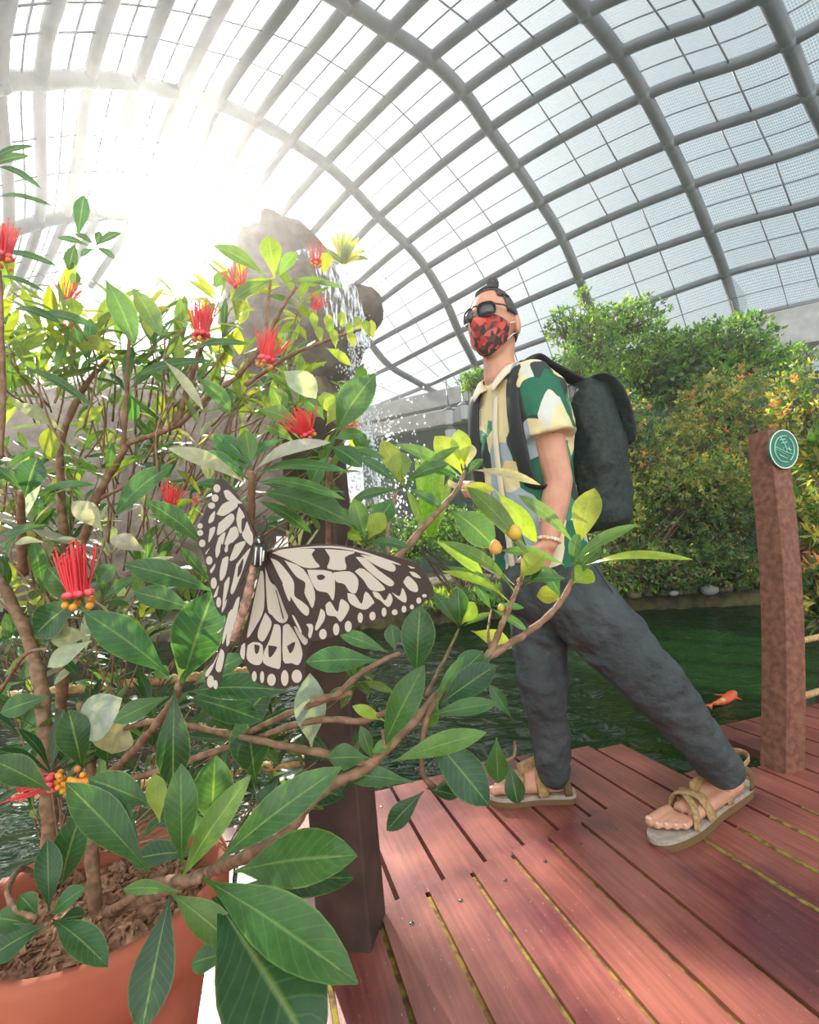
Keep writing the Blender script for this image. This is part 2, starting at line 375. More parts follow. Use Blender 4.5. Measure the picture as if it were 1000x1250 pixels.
def board(s0, s1, t0, t1a, t1b, z, m=0, screws=True):
    deck.prism([xy(s0, t0, z - THK), xy(s1, t0, z - THK), xy(s1, t1b, z - THK), xy(s0, t1a, z - THK)], (0, 0, THK), m)
for i in range(-14, 40):
    s0 = S0 + i * PW + GAP / 2; s1 = S0 + (i + 1) * PW - GAP / 2; sm = (s0 + s1) / 2
    if sm < J1[0]:
        e0 = jl(sm) + 0.00
        if sm < J0[0] - 0.02: e0 = jl(J0[0] - 0.02) 
        board(s0, s1, -1.2, e0 - 0.012, e0 + 0.012, 0.012)
    elif sm < 4.0:
        # the boards that run on past the joint: back edge is stepped
        e0 = None
        if sm < s_end: e0 = tback(sm)
        if e0 is None:
            e0 = st(G(850, 940))[1] if sm < K0[0] else (K0[1] + (K1[1] - K0[1]) * min(1, (sm - K0[0]) / max(1e-3, K1[0] - K0[0])))
            if sm > K1[0] + 0.05: e0 = K1[1] + 0.35
        board(s0, s1, -1.2, e0, e0, 0.0)
    # mossy strip in each joint
    if -3 <= i < 14:
        e1 = jl(s1) if sm < J1[0] else st(G(850, 940))[1] - 0.3
        deck.prism([xy(s1, -0.6, -0.02), xy(s1 + GAP, -0.6, -0.02), xy(s1 + GAP, e1 - 0.02, -0.02), xy(s1, e1 - 0.02, -0.02)], (0, 0, 0.022), 1)
    # screws
    if sm < J1[0] + 0.6:
        for fs_ in (0.25, 0.75):
            for tt in (jl(sm) - 0.09, jl(sm) - 0.72):
                if sm > J0[0] - 0.5: deck.ball(xy(lerp(s0, s1, fs_) if tt < jl(sm) - 0.5 else lerp(s0, s1, 0.5), tt, 0.0125 if sm < J1[0] else 0.0005), (0.006, 0.006, 0.003), 2, 8, 4)
SL = 1e9
SF = min(S0 + i * PW + GAP / 2 for i in range(-14, 40) if S0 + (i + .5) * PW >= J1[0])
for i in range(-9, 12):
    s0 = SR + i * PW + GAP / 2; s1 = s0 + PW - GAP; sm = (s0 + s1) / 2
    if J0[0] - 0.04 < sm < J1[0] + 0.0:
        SL = min(SL, s0)
        tb = tback(min(max(sm, back[0][0] + .001), back[-1][0] - .001)); s1c = SF - GAP if s1 > SF - PW * .6 else s1
        board(s0, s1c, jl(sm) + 0.0 if sm > J0[0] else jl(J0[0]), tb, tb, 0.0)
        deck.ball(xy(sm, tb - 0.12, 0.0005), (0.006, 0.006, 0.003), 2, 8, 4)
# boards left of the walkway (seen under the pot), joists below
for i in range(0, 26):
    s1 = SL - i * PW - GAP; s0 = s1 - PW + GAP
    board(s0, s1, jl(J0[0]) + 0.012, back[0][1] - 0.02, back[0][1] - 0.02, 0.0)
for tt in (-0.6, 0.1, 0.7, 1.25):
    deck.prism([xy(-4, tt, -0.16), xy(4, tt, -0.16), xy(4, tt + 0.08, -0.16), xy(-4, tt + 0.08, -0.16)], (0, 0, 0.12), 3) if tt < 1.2 else None
floor = deck.build('floor', [M_deck, M_moss, M_screw, M_beam], smooth=False, kind='structure')

# ------------------------------------------------------------------ pond
WZ = -0.38
M_water = bpy.data.materials.new('pond_water'); M_water.use_nodes = True
_t = M_water.node_tree; NN = _t.nodes; LL = _t.links; _b = NN['Principled BSDF']
_b.inputs['Base Color'].default_value = (0.006, 0.024, 0.006, 1); _b.inputs['Roughness'].default_value = 0.03; _b.inputs['IOR'].default_value = 1.33
_b.inputs['Transmission Weight'].default_value = 0.0
_co = NN.new('ShaderNodeTexCoord'); _mp = NN.new('ShaderNodeMapping'); _mp.inputs['Scale'].default_value = (1.0, 1.7, 1); LL.new(_co.outputs['Object'], _mp.inputs[0])
n1 = NN.new('ShaderNodeTexNoise'); n1.inputs['Scale'].default_value = 8; n1.inputs['Detail'].default_value = 2; n1.inputs['Distortion'].default_value = 0.8; LL.new(_mp.outputs[0], n1.inputs['Vector'])
bp = NN.new('ShaderNodeBump'); bp.inputs['Strength'].default_value = 1.0; bp.inputs['Distance'].default_value = 0.02; LL.new(n1.outputs['Fac'], bp.inputs['Height']); LL.new(bp.outputs[0], _b.inputs['Normal'])
from mathutils import noise as wnoise
def axis(a0, a1, b0, b1, n):                            # fine cells where the pond is seen, coarse ones beyond
    return [a0, (a0 + b0) / 2] + [b0 + (b1 - b0) * i / n for i in range(n + 1)] + [(a1 + b1) / 2, a1]
wx = axis(-15, 15, -4.6, 5.4, 250); wy = axis(-4.5, 13.5, 0.7, 9.6, 240); rows = []
for yy in wy:
    rows.append([Vector((xx, yy, WZ + (0.026 * wnoise.noise(Vector((xx * 3.6 + 0.25 * yy, yy * 5.6, 0.3))) + 0.018 * wnoise.noise(Vector((xx * 7.0, yy * 10.5 + xx, 4.1)))) * (1 if -4.7 < xx < 5.5 and 0.6 < yy < 9.7 else 0))) for xx in wx])
mb = MB(); mb.grid(rows); mb.build('pond_water', M_water, kind='structure')
# ------------------------------------------------------------------ far bank and ground
M_soil = mat('bank_soil', (0.06, 0.045, 0.028), 0.95, noise=(6, (0.13, 0.12, 0.05)), bump=(12, 0.6, 0.05))
M_grass = mat('moss_ground', (0.05, 0.10, 0.02), 0.95, noise=(9, (0.16, 0.2, 0.05)), bump=(25, 0.8, 0.05))
def bank(name, front, h, depth, m, lab=None):
    """raised ground behind a shoreline given as world points"""
    mb = MB(); rnd = random.Random(5); pts = smooth_path(front, 6); rows = []
    for q, (off, z) in enumerate(((0, WZ - 0.2), (0.03, WZ + 0.5 * h), (0.14, WZ + h), (0.6, WZ + h * 1.1), (1.6, WZ + h * 1.25), (depth, WZ + h * 1.4))):
        rows.append([Vector((p.x * (1 + off / 8) + rnd.uniform(-.05, .05), p.y + off + rnd.uniform(-.05, .05) * (q < 4), z + rnd.uniform(-.04, .04) * (0 < q < 5))) for p in pts])
    mb.grid(rows); return mb.build(name, m, kind='structure')
bank('ground', [G(x, y, WZ) for x, y in ((-900, 880), (-300, 818), (120, 788), (420, 770), (520, 764), (600, 756), (740, 747), (860, 742), (1000, 736), (1300, 716), (2000, 668))], 0.34, 14, M_soil)

# ------------------------------------------------------------------ background: hall, rocks with waterfall, planting
M_conc = mat('grey_concrete', (0.34, 0.35, 0.34), 0.85, noise=(3, (0.44, 0.45, 0.43)))
M_green = mat('dark_green_wall', (0.010, 0.05, 0.035), 0.8, noise=(5, (0.02, 0.075, 0.05)))
M_rock = mat('brown_rock', (0.13, 0.095, 0.07), 0.85, noise=(2.5, (0.25, 0.20, 0.16)), bump=(6, 0.8, 0.08))
M_rockm = mat('mossy_rock', (0.07, 0.075, 0.04), 0.9, noise=(4, (0.18, 0.15, 0.10)), bump=(8, 0.8, 0.05))
M_fall = bpy.data.materials.new('falling_water'); M_fall.use_nodes = True
_t = M_fall.node_tree; _b = _t.nodes['Principled BSDF']; _b.inputs['Base Color'].default_value = (0.85, 0.9, 0.93, 1); _b.inputs['Roughness'].default_value = 0.15
_tp = _t.nodes.new('ShaderNodeBsdfTransparent'); _ms = _t.nodes.new('ShaderNodeMixShader')
_co = _t.nodes.new('ShaderNodeTexCoord'); _mp = _t.nodes.new('ShaderNodeMapping'); _mp.inputs['Scale'].default_value = (14, 14, 2.2)
_n = _t.nodes.new('ShaderNodeTexNoise'); _n.inputs['Scale'].default_value = 2.0; _n.inputs['Detail'].default_value = 5
_t.links.new(_co.outputs['Object'], _mp.inputs[0]); _t.links.new(_mp.outputs[0], _n.inputs['Vector'])
_r = _t.nodes.new('ShaderNodeValToRGB'); _r.color_ramp.elements[0].position = 0.44; _r.color_ramp.elements[1].position = 0.62
_t.links.new(_n.outputs['Fac'], _r.inputs[0]); _t.links.new(_r.outputs[0], _ms.inputs[0]); _t.links.new(_tp.outputs[0], _ms.inputs[1]); _t.links.new(_b.outputs[0], _ms.inputs[2])
_t.links.new(_ms.outputs[0], _t.nodes['Material Output'].inputs[0])
M_drop = mat('water_drops', (0.85, 0.9, 0.93), 0.1)
M_bark = mat('bark', (0.10, 0.065, 0.04), 0.85, noise=(40, (0.2, 0.14, 0.09)), bump=(60, 0.5, 0.004))
M_lf = leaf_mat('bush_leaves', 0.45, 0.42, veinmix=0.0)
M_lf2 = leaf_mat('shrub_leaves', 0.34, 0.42)

from mathutils import noise as mnoise
def rock(name, outline, d, depth, m=None, seed=1, parent=None):
    """a boulder whose silhouette passes through the given sightings at distance d; rounded, closed, real depth"""
    cx = sum(p[0] for p in outline) / len(outline); cy = sum(p[1] for p in outline) / len(outline)
    pts = [U(x, y, d) for x, y in outline]; c = U(cx, cy, d); o = smooth_path(pts + [pts[0]], 4)[:-1]
    rows = []; K = 12; back = CF.copy(); back.z = 0; back.normalize(); sz = max((p - c).length for p in pts)
    for q in range(-K, K + 1):
        a = q / K * PI / 2; s_ = max(math.cos(a), 0.0) ** 0.55 if abs(q) < K else 0.01; off = math.sin(a) * depth; row = []
        for p in o:
            w = c + (p - c) * s_ + back * off; nv = Vector((seed * 7.3, 0, 0)) + w * (2.2 / sz)
            k = mnoise.fractal(nv, 0.9, 2.1, 4) * 0.30 + (0.10 if mnoise.noise(nv * 2.3) > 0.1 else -0.03); out_ = (w - c).normalized()
            row.append(w + out_ * (k * sz * (0.15 + 0.55 * (1 - s_))) + back * (-abs(k) * sz * .25 * (s_ < .9)))
        rows.append(row)
    mb = MB(); mb.grid(rows, closed=True); n = len(o)
    mb.f.append(tuple(range(n))[::-1]); mb.m.append(0); mb.f.append(tuple(range(len(mb.v) - n, len(mb.v)))); mb.m.append(0)
    return mb.build(name, m or M_rock, parent, smooth=True)
# hall beyond the roof edge
hall = empty('building', U(700, 560, 19), 'long dark green open hall with grey concrete eaves behind the glasshouse edge', 'building')
def wall_at(name, pl, pr, d0, d1, ybot, m, thick, par):
    """upright wall from left sighting pl to right sighting pr, down to ground"""
    a, b = U(*pl, d0), U(*pr, d1); h = b - a; h.z = 0; n = Vector((-h.y, h.x, 0)).normalized() * thick
    mb = MB(); z0 = ybot; mb.prism([a, b, Vector((b.x, b.y, z0)), Vector((a.x, a.y, z0))], n, 0); return mb.build(name, m, par, smooth=False)
def beam_at(name, pl, pr, hl, hr, d0, d1, m, thick, par):
    a, b, c, d = U(*pl, d0), U(*pr, d1), U(pr[0], pr[1] + hr, d1), U(pl[0], pl[1] + hl, d0)
    h = b - a; h.z = 0; n = Vector((-h.y, h.x, 0)).normalized() * thick
    mb = MB(); mb.prism([a, b, c, d], n); return mb.build(name, m, par, smooth=False)
wall_at('wall', (440, 520), (1100, 440), 21, 16, WZ, M_green, 0.3, hall)
beam_at('eave', (430, 500), (1100, 350), 18, 30, 20.5, 15.5, M_conc, 0.5, hall)
beam_at('beam', (430, 522), (1100, 392), 16, 26, 20.2, 15.2, M_conc, 0.4, hall)
beam_at('roof_block', (915, 388), (1010, 366), 42, 48, 14.6, 14.2, M_conc, 1.5, hall)
M_lampg = mat('lantern_glass', (0.5, 0.55, 0.55), 0.3)
for i, (x, y, s_) in enumerate(((548, 508, 1.0), (566, 502, 1.0), (551, 533, 1.15))):
    p = U(x, y, 18.0); t = empty('hanging_lantern', p - Vector((0, 0, .35)), ('left one of the two upper glass lanterns hanging under the grey eave', 'right one of the two upper glass lanterns hanging under the grey eave', 'lowest glass lantern hanging under the grey eave')[i], 'lantern', 'lanterns under the hall eave')
    mb = MB(); mb.lathe(p - Vector((0, 0, .35 * s_)), [(0.05, 0), (0.14 * s_, 0.02), (0.2 * s_, 0.55 * s_), (0.05, 0.6 * s_)], 8); mb.build('lamp_glass', M_lampg, t, smooth=False)
    mb = MB(); mb.lathe(p + Vector((0, 0, .22 * s_)), [(0.24, 0), (0.05, 0.16), (0.02, 0.16), (0.02, 1.2)], 8); mb.build('lamp_cap', M_steel, t)

# waterfall rockwork
rocks = [
 ('rock', [(298, 352), (304, 322), (318, 302), (345, 297), (372, 300), (400, 318), (418, 352), (432, 388), (442, 420), (425, 455), (395, 470), (350, 455), (316, 468), (290, 450), (286, 400)], 9.9, 1.5, M_rock, 'large brown rock head with a stream of water pouring over it'),
 ('rock', [(428, 352), (452, 356), (466, 366), (467, 386), (455, 402), (438, 410), (424, 395), (420, 370)], 10.4, 0.5, M_rock, 'small rounded brown rock sticking out right of the stream'),
 ('rock', [(296, 440), (360, 446), (410, 448), (418, 500), (420, 570), (415, 640), (300, 650), (285, 540)], 10.6, 1.0, M_rock, 'upright brown rock pillar under the waterfall head'),
 ('rock', [(-60, 500), (40, 478), (110, 490), (200, 470), (300, 475), (318, 560), (320, 690), (180, 740), (-60, 740), (-90, 600)], 11.4, 1.6, M_rock, 'broad brown rock wall behind the flowering shrub'),
 ('rock', [(505, 712), (560, 700), (620, 705), (650, 720), (655, 752), (560, 764), (500, 758)], 9.6, 0.5, M_rockm, 'flat mossy ledge at the pond edge behind the seedlings'),
 ('rock', [(395, 690), (450, 680), (505, 705), (510, 752), (440, 768), (390, 760)], 9.7, 0.6, M_rockm, 'wet stone at the foot of the waterfall'),
]
for i, (nm, ol, d, dp, m, lab) in enumerate(rocks):
    o = rock(nm, ol, d, dp, m, seed=i + 3); tag(o, lab, 'rock', 'rocks of the waterfall')
# the streams
fall = MB(); rnd = random.Random(11)
def stream(path, w, d):
    pts = smooth_path([U(x, y, d) for x, y in path], 5); rows = []
    for i, p in enumerate(pts):
        ww = w * (0.7 + 0.5 * i / len(pts)); rows.append([p + CR * (ww * (k / 4 - 0.5)) - CF * (0.05 * math.sin(PI * k / 4)) + CR * rnd.uniform(-.01, .01) for k in range(5)])
    fall.grid(rows)
stream([(358, 318), (372, 306), (392, 322), (402, 350), (408, 375), (414, 400)], 0.32, 8.3)
stream([(378, 304), (400, 318), (418, 345), (428, 380), (436, 410), (440, 424)], 0.34, 8.4)
stream([(396, 316), (414, 330), (430, 352), (438, 385), (444, 418)], 0.18, 8.35)
stream([(352, 330), (352, 380), (346, 430), (345, 462)], 0.16, 8.6)
stream([(436, 418), (430, 450), (440, 490), (452, 540), (460, 590), (466, 640)], 0.16, 9.3)
tag(fall.build('waterfall', M_fall), 'thin streams of water falling off the brown rock head', 'waterfall')
spray = MB()
for i in range(1500):
    t = rnd.random(); x = lerp(430, 462, t) + rnd.gauss(0, 9 + 16 * t); y = lerp(390, 640, t) + rnd.gauss(0, 8)
    if i > 1100: x, y = rnd.gauss(470, 32), rnd.gauss(560, 50)
    s_ = rnd.uniform(0.008, 0.022); p = U(x, y, rnd.uniform(8.6, 9.6))
    if p.z < WZ: continue
    spray.add([p + Vector((s_, 0, 0)), p + Vector((-s_, 0, 0)), p + Vector((0, s_, 0)), p + Vector((0, -s_, 0)), p + Vector((0, 0, 1.8 * s_)), p - Vector((0, 0, 1.8 * s_))],
              [(0, 2, 4), (2, 1, 4), (1, 3, 4), (3, 0, 4), (2, 0, 5), (1, 2, 5), (3, 1, 5), (0, 3, 5)])
tag(spray.build('water_spray', M_drop), 'fine white spray of drops around the falling stream', 'water spray', kind='stuff')

# small leaf clouds
def mini_leaf(mb, p, dirv, l, w, col, rnd):
    s_ = dirv.cross(Vector((rnd.uniform(-1, 1), rnd.uniform(-1, 1), rnd.uniform(-1, 1))))
    if s_.length < 1e-4: return
    s_.normalize(); n = dirv.cross(s_); a = p; b = p + dirv * l * 0.5 + s_ * w * 0.5 + n * 0.08 * l; c = p + dirv * l; d = p + dirv * l * 0.5 - s_ * w * 0.5 + n * 0.08 * l
    mb.add([a, b, c, d], [(0, 1, 2, 3)], 0, [(0.5, 0), (1, .5), (.5, 1), (0, .5)], col)
def rdir(rnd, up=0.3):
    while True:
        v = Vector((rnd.uniform(-1, 1), rnd.uniform(-1, 1), rnd.uniform(-1, 1)))
        if 0.1 < v.length < 1: v.normalize(); v.z += up; return v.normalized()
def jit(c, rnd, a=0.25):
    k = 1 + rnd.uniform(-a, a); return (c[0] * k * (1 + rnd.uniform(-.15, .15)), c[1] * k, c[2] * k * (1 + rnd.uniform(-.2, .2)))
def bush(name, label, cat, blobs, base, n, ll, lw, cols, seed, group=None, stems=8, tuft=6, m=None, tips=None):
    """blobs: (world centre, radii). Leaves sit in small tufts on twigs that rise from the base."""
    rnd = random.Random(seed); e_ = empty(name, base, label, cat, group)
    mb = MB(); tw = MB(); tot = sum(r_[0] * r_[1] * r_[2] for _, r_ in blobs)
    for c, r_ in blobs:
        k = int(n * r_[0] * r_[1] * r_[2] / tot)
        for i in range(k // tuft):
            v = rdir(rnd, 0); q = rnd.random() ** 0.45; p = c + Vector((v.x * r_[0], v.y * r_[1], v.z * r_[2])) * q
            if p.z < WZ + 0.35: continue
            col = rnd.choice(cols); od = (v + Vector((0, 0, 0.5))).normalized()
            if tips and rnd.random() < tips[0] and q > 0.8: col = tips[1]
            cc = jit(col, rnd)
            for j in range(tuft):
                dd = (rdir(rnd, 0.1) + od * 0.7).normalized(); mini_leaf(mb, p + rdir(rnd) * ll * 0.25, dd, ll * rnd.uniform(.6, 1.25), lw * rnd.uniform(.7, 1.2), cc, rnd)
            if i % 6 == 0: tw.tube([p, lerp(p, c, 0.5) + rdir(rnd) * 0.1 - Vector((0, 0, r_[2] * 0.2)), c - Vector((0, 0, r_[2] * 0.7))], [ll * 0.04, ll * 0.1, ll * 0.16], 4)
        for j in range(stems):
            b = base + Vector((rnd.uniform(-.25, .25), rnd.uniform(-.2, .2), 0)); q = c + Vector((rnd.uniform(-.6, .6) * r_[0], rnd.uniform(-.5, .5) * r_[1], rnd.uniform(-.6, .3) * r_[2]))
            tw.tube(smooth_path([b, lerp(b, q, .5) + rdir(rnd) * .12, q], 3), [0.03, .028, .026, .024, .02, .015, 0.008][:7], 5)
    mb.build('foliage', m or M_lf, e_); tw.build('branch', M_bark, e_); return e_
def blob(x, y, d, rx, ry, rz=None):
    """a crown centred on the sighting, radii given in pixels of the frame at that distance"""
    k = d / F; return (U(x, y, d), (rx * k, (rz or rx) * k, ry * k))
def gbase(x, d):
    p = U(x, 700, d); return Vector((p.x, p.y, WZ + 0.4))
LIME, MID, DARK, OLIVE, YEL, CORAL = (0.15, 0.30, 0.015), (0.085, 0.21, 0.03), (0.03, 0.10, 0.03), (0.19, 0.23, 0.06), (0.38, 0.40, 0.10), (0.62, 0.25, 0.10)
bush('feathery_tree', 'feathery bright green tree rising behind the person with the backpack', 'tree', [blob(722, 420, 11, 42, 46), blob(690, 400, 11, 26, 22), blob(760, 395, 11.4, 50, 22), blob(700, 480, 11, 60, 45), blob(790, 450, 11.5, 60, 50), blob(715, 362, 11, 12, 24)], gbase(740, 11), 17000, 0.13, 0.05, [LIME, MID, LIME, DARK], 21, stems=3)
bush('feathery_tree', 'feathery green tree in front of the grey concrete eave', 'tree', [blob(875, 425, 11, 62, 32), blob(850, 470, 11, 55, 40), blob(915, 440, 11, 40, 24), blob(955, 450, 11.5, 36, 30)], gbase(880, 11), 11000, 0.13, 0.05, [LIME, MID, DARK], 22, stems=3)
bush('feathery_tree', 'thin green sprig of a tree left of the person below the roof edge', 'tree', [blob(580, 466, 12, 20, 12), blob(600, 452, 12, 14, 10)], gbase(590, 12), 900, 0.12, 0.05, [LIME, MID], 23, stems=2)
specs = [
 ('lush shrub with coral new shoots below the concrete eave', [blob(885, 500, 9.2, 60, 48), blob(850, 545, 9, 55, 45)], (870, 9), 9500, [OLIVE, YEL, MID], (0.12, CORAL)),
 ('yellow green shrub right behind the black backpack', [blob(770, 540, 8.8, 48, 62), blob(800, 590, 8.6, 50, 50)], (785, 8.7), 8500, [OLIVE, MID, YEL, DARK], (0.03, CORAL)),
 ('dense mid green shrub at the pond bank between the legs and the post', [blob(830, 625, 8.4, 70, 48), blob(760, 640, 8.4, 40, 40), blob(890, 615, 8.4, 42, 52)], (830, 8.4), 9500, [MID, DARK, OLIVE], None),
 ('shrub with pale narrow leaves at the right edge above the sign', [blob(985, 500, 6.6, 36, 62), blob(1010, 560, 6.6, 40, 50)], (990, 6.6), 4200, [YEL, OLIVE, MID], (0.10, CORAL)),
 ('green shrub filling the bank behind the sign post', [blob(950, 560, 8.6, 50, 70), blob(940, 640, 8.2, 60, 50), blob(1010, 640, 8, 50, 60)], (950, 8.4), 8000, [MID, OLIVE, DARK], None),
 ('green shrub behind the person between torso and waterfall', [blob(560, 650, 8.8, 55, 36), blob(620, 640, 8.8, 40, 50), blob(500, 660, 8.8, 45, 30)], (570, 8.8), 6000, [MID, LIME, DARK], None),
 ('dark green hedge far left behind the rock wall', [blob(-60, 560, 12.5, 150, 110), blob(60, 440, 13, 70, 40)], (-60, 12.5), 5000, [MID, DARK], None),
 ('mid green shrub low on the bank left of the wooden post', [blob(880, 690, 7.9, 60, 34), blob(800, 690, 7.9, 60, 30), blob(740, 690, 7.9, 40, 30)], (820, 8.0), 6500, [OLIVE, MID, DARK], None),
 ('olive shrub between backpack and pond', [blob(745, 620, 8.0, 36, 46), blob(850, 590, 8.0, 60, 36)], (770, 8.2), 6500, [OLIVE, YEL, MID], None),
 ('low green shrub at the foot of the waterfall', [blob(440, 650, 8.4, 42, 34), blob(400, 620, 8.4, 30, 30)], (430, 8.4), 2600, [LIME, MID, YEL], None)]
for i, (lab, bl, gb, n, cols, tips) in enumerate(specs):
    bush('leafy_shrub', lab, 'shrub', bl, gbase(*gb), n, 0.085, 0.038, cols, 40 + i, 'shrubs on the far bank', 5, 7, tips=tips)
# grassy tuft growth along the bank
mb = MB(); rnd = random.Random(8)
for i in range(4200):
    x = rnd.uniform(480, 1100); d = rnd.uniform(7.9, 9.4); p = U(x, 700, d); p.z = WZ + (0.40 if d > 8.3 else 0.28) + rnd.uniform(0, .1); c = jit(rnd.choice([MID, LIME, OLIVE, DARK]), rnd)
    for j in range(3): mini_leaf(mb, p, rdir(rnd, 1.3), rnd.uniform(.08, .22), 0.03, c, rnd)
tag(mb.build('ground_cover', M_lf), 'low grassy plants growing along the far pond bank', 'ground cover', kind='stuff')
# bank stones
labs = ['pale stone on the bank below the shrubs', 'grey pebble in the heap at the waterline', 'brown flat stone at the waterline']
for i in range(26):
    x = rnd.uniform(745, 930) if i < 20 else rnd.uniform(450, 600); y = rnd.uniform(700, 742); d = 8.1 - (y - 700) * 0.028; s_ = rnd.uniform(0.05, 0.13); p = U(x, y, 7.9)
    p.y = 7.95 + rnd.uniform(0, .3); p.z = WZ + 0.30 + s_ * 0.3
    mb = MB(); mb.ball(p, (s_ * 1.3, s_, s_ * 0.75), nu=8, nv=5); mb.v = [tuple(Vector(v) + rdir(rnd) * s_ * 0.12) for v in mb.v]
    tag(mb.build('stone', M_conc if i % 3 == 0 else M_rockm), 'small rounded stone lying on the far bank at the waterline', 'stone', 'stones along the far bank')
# strap leaved plant, bromeliad, fern tufts
def strap_plant(name, label, cat, base, leaves, col, w, seed, m=None):
    e_ = empty(name, base, label, cat); mb = MB(); rnd = random.Random(seed)
    for tip, bend in leaves:
        pts = []; v = tip - base
        for k in range(9):
            t = k / 8; pts.append(base + v * t + Vector((0, 0, bend * math.sin(PI * t))))
        s_ = v.cross(-CF); s_ = s_.normalized() if s_.length > 1e-5 else CR; nn = s_.cross(v).normalized()
        rows = []
        for k, p in enumerate(pts):
            t = k / 8; ww = w * (math.sin(PI * min(1, 0.12 + t * 0.86)) ** 0.6) * 0.5; rows.append([p - s_ * ww, p + nn * w * 0.12, p + s_ * ww])
        mb.grid(rows, 0, jit(col, rnd, .15))
    mb.build('foliage', m or M_lf2, e_); return e_
b = U(526, 655, 3.4)
strap_plant('strap_leaf_plant', 'plant with upright bright lime strap leaves behind the seedling shoots', 'plant', b, [(U(x, y, 3.4 + dd), 0.0) for x, y, dd in ((508, 560, .0), (516, 545, .1), (530, 552, 0), (542, 560, .1), (536, 600, -.1), (520, 590, -.1), (552, 580, .1), (498, 600, .1))], (0.22, 0.42, 0.02), 0.075, 5)
b = U(420, 322, 9.6)
strap_plant('bromeliad', 'spiky yellow green bromeliad growing on top of the waterfall rock', 'bromeliad', b, [(U(x, y, 9.6), .07) for x, y in ((380, 298), (392, 305), (404, 288), (412, 284), (420, 282), (430, 284), (438, 290), (446, 306), (450, 316), (388, 312), (425, 296), (434, 300))], (0.20, 0.24, 0.05), 0.11, 6)

# ------------------------------------------------------------------ posts, ropes, sign
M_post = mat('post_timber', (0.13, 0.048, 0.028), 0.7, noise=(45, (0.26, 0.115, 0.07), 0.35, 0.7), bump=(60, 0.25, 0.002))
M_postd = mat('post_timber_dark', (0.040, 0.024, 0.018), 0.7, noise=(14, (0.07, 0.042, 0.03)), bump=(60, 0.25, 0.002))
M_rope = mat('twisted_rope', (0.42, 0.27, 0.12), 0.9, noise=(60, (0.6, 0.42, 0.2)), bump=(90, 0.8, 0.004))
def post(name, foot, w, h, yaw, m, label, lean=Vector((0, 0, 0)), sag=0.0):
    mb = MB(); X = Vector((math.cos(yaw), math.sin(yaw), 0)); Y = Vector((-X.y, X.x, 0)); b = 0.006; rows = []
    K = 14
    for k in range(K + 1):
        t = k / K; z = h * t; c = foot + Vector((0, 0, z)) + lean * t + CR * (sag * math.sin(PI * t)); ww = w / 2 - (b if k == K else 0)
        rows.append([c + X * (a * ww) + Y * (q * ww) for a, q in ((-1, -1 + .08), (-1 + .08, -1), (1 - .08, -1), (1, -1 + .08), (1, 1 - .08), (1 - .08, 1), (-1 + .08, 1), (-1, 1 - .08))])
    mb.grid(rows, closed=True); n = len(mb.v); mb.f.append(tuple(range(n - 8, n))); mb.m.append(0)
    return tag(mb.build(name, m, smooth=False), label, 'post')
PF = G(955, 936); yawr = math.atan2(PF.y, PF.x)
LEAN = Vector((0.18, 0.09, 0)); RY = R(-72)
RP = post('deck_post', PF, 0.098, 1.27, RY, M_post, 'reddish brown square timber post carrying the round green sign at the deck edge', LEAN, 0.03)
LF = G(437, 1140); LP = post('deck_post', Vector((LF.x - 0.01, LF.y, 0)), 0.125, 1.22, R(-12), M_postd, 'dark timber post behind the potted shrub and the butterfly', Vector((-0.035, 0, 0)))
# green oval sign on the right hand face of the post
M_sign = mat('sign_green', (0.006, 0.13, 0.085), 0.35); M_signw = mat('sign_white', (0.75, 0.8, 0.7), 0.4); M_signl = mat('sign_light_green', (0.28, 0.62, 0.45), 0.4)
X = Vector((math.cos(RY), math.sin(RY), 0)); Y = Vector((-X.y, X.x, 0))
SX = Y; SNm = X; SZ = (Vector((0, 0, 1.27)) + LEAN).normalized()
sc0 = PF + Vector((0, 0, 1.27)) + LEAN - SZ * 0.085 + SNm * 0.054 + SX * 0.004 + CR * 0.004
sg = empty('round_sign', sc0, 'round green sign with a white rim and a white drawn emblem fixed on the post', 'sign')
def disc(r0, r1, th, off, m, nm, par, a0=0, a1=2 * PI):
    mb = MB(); K = 48; ring = []
    rows = []
    for rr, oo in ((r0, off), (r0, off + th), (r1, off + th), (r1, off)):
        rows.append([sc0 + SX * (rr * math.cos(a0 + (a1 - a0) * k / K)) + SZ * (rr * 1.0 * math.sin(a0 + (a1 - a0) * k / K)) + SNm * oo for k in range(K + 1)])
    mb.grid(rows); return mb.build(nm, m, par, smooth=False)
SR_ = 0.080
disc(0.0001, SR_, 0.008, 0, M_sign, 'plate', sg); disc(SR_ - 0.004, SR_, 0.0015, 0.0081, M_signw, 'rim', sg)
em = MB()
def stroke(pts, w=0.0026):
    em.tube([sc0 + SX * (x * SR_) + SZ * (y * SR_) + SNm * 0.0095 for x, y in pts], w, 5)
for a0, a1 in ((70, 285), (-60, 55)):
    stroke([(0.68 * math.cos(R(lerp(a0, a1, k / 18))), 0.68 * math.sin(R(lerp(a0, a1, k / 18)))) for k in range(19)])
stroke([(-0.62, 0.1), (-0.3, -0.02), (0.1, -0.16), (0.62, -0.30)]); stroke([(-0.6, 0.0), (-0.3, -0.13), (0.0, -0.24), (0.3, -0.34)], .0016)
stroke([(0.18, -0.2), (0.12, 0.08), (0.0, 0.3), (-0.15, 0.5)], .0024); stroke([(-0.15, 0.5), (-0.3, 0.44)]); stroke([(-0.15, 0.5), (-0.2, 0.6)]); stroke([(-0.12, 0.48), (0.08, 0.5)]); stroke([(-0.02, 0.32), (-0.2, 0.3)]); stroke([(0, 0.3), (0.2, 0.36)])
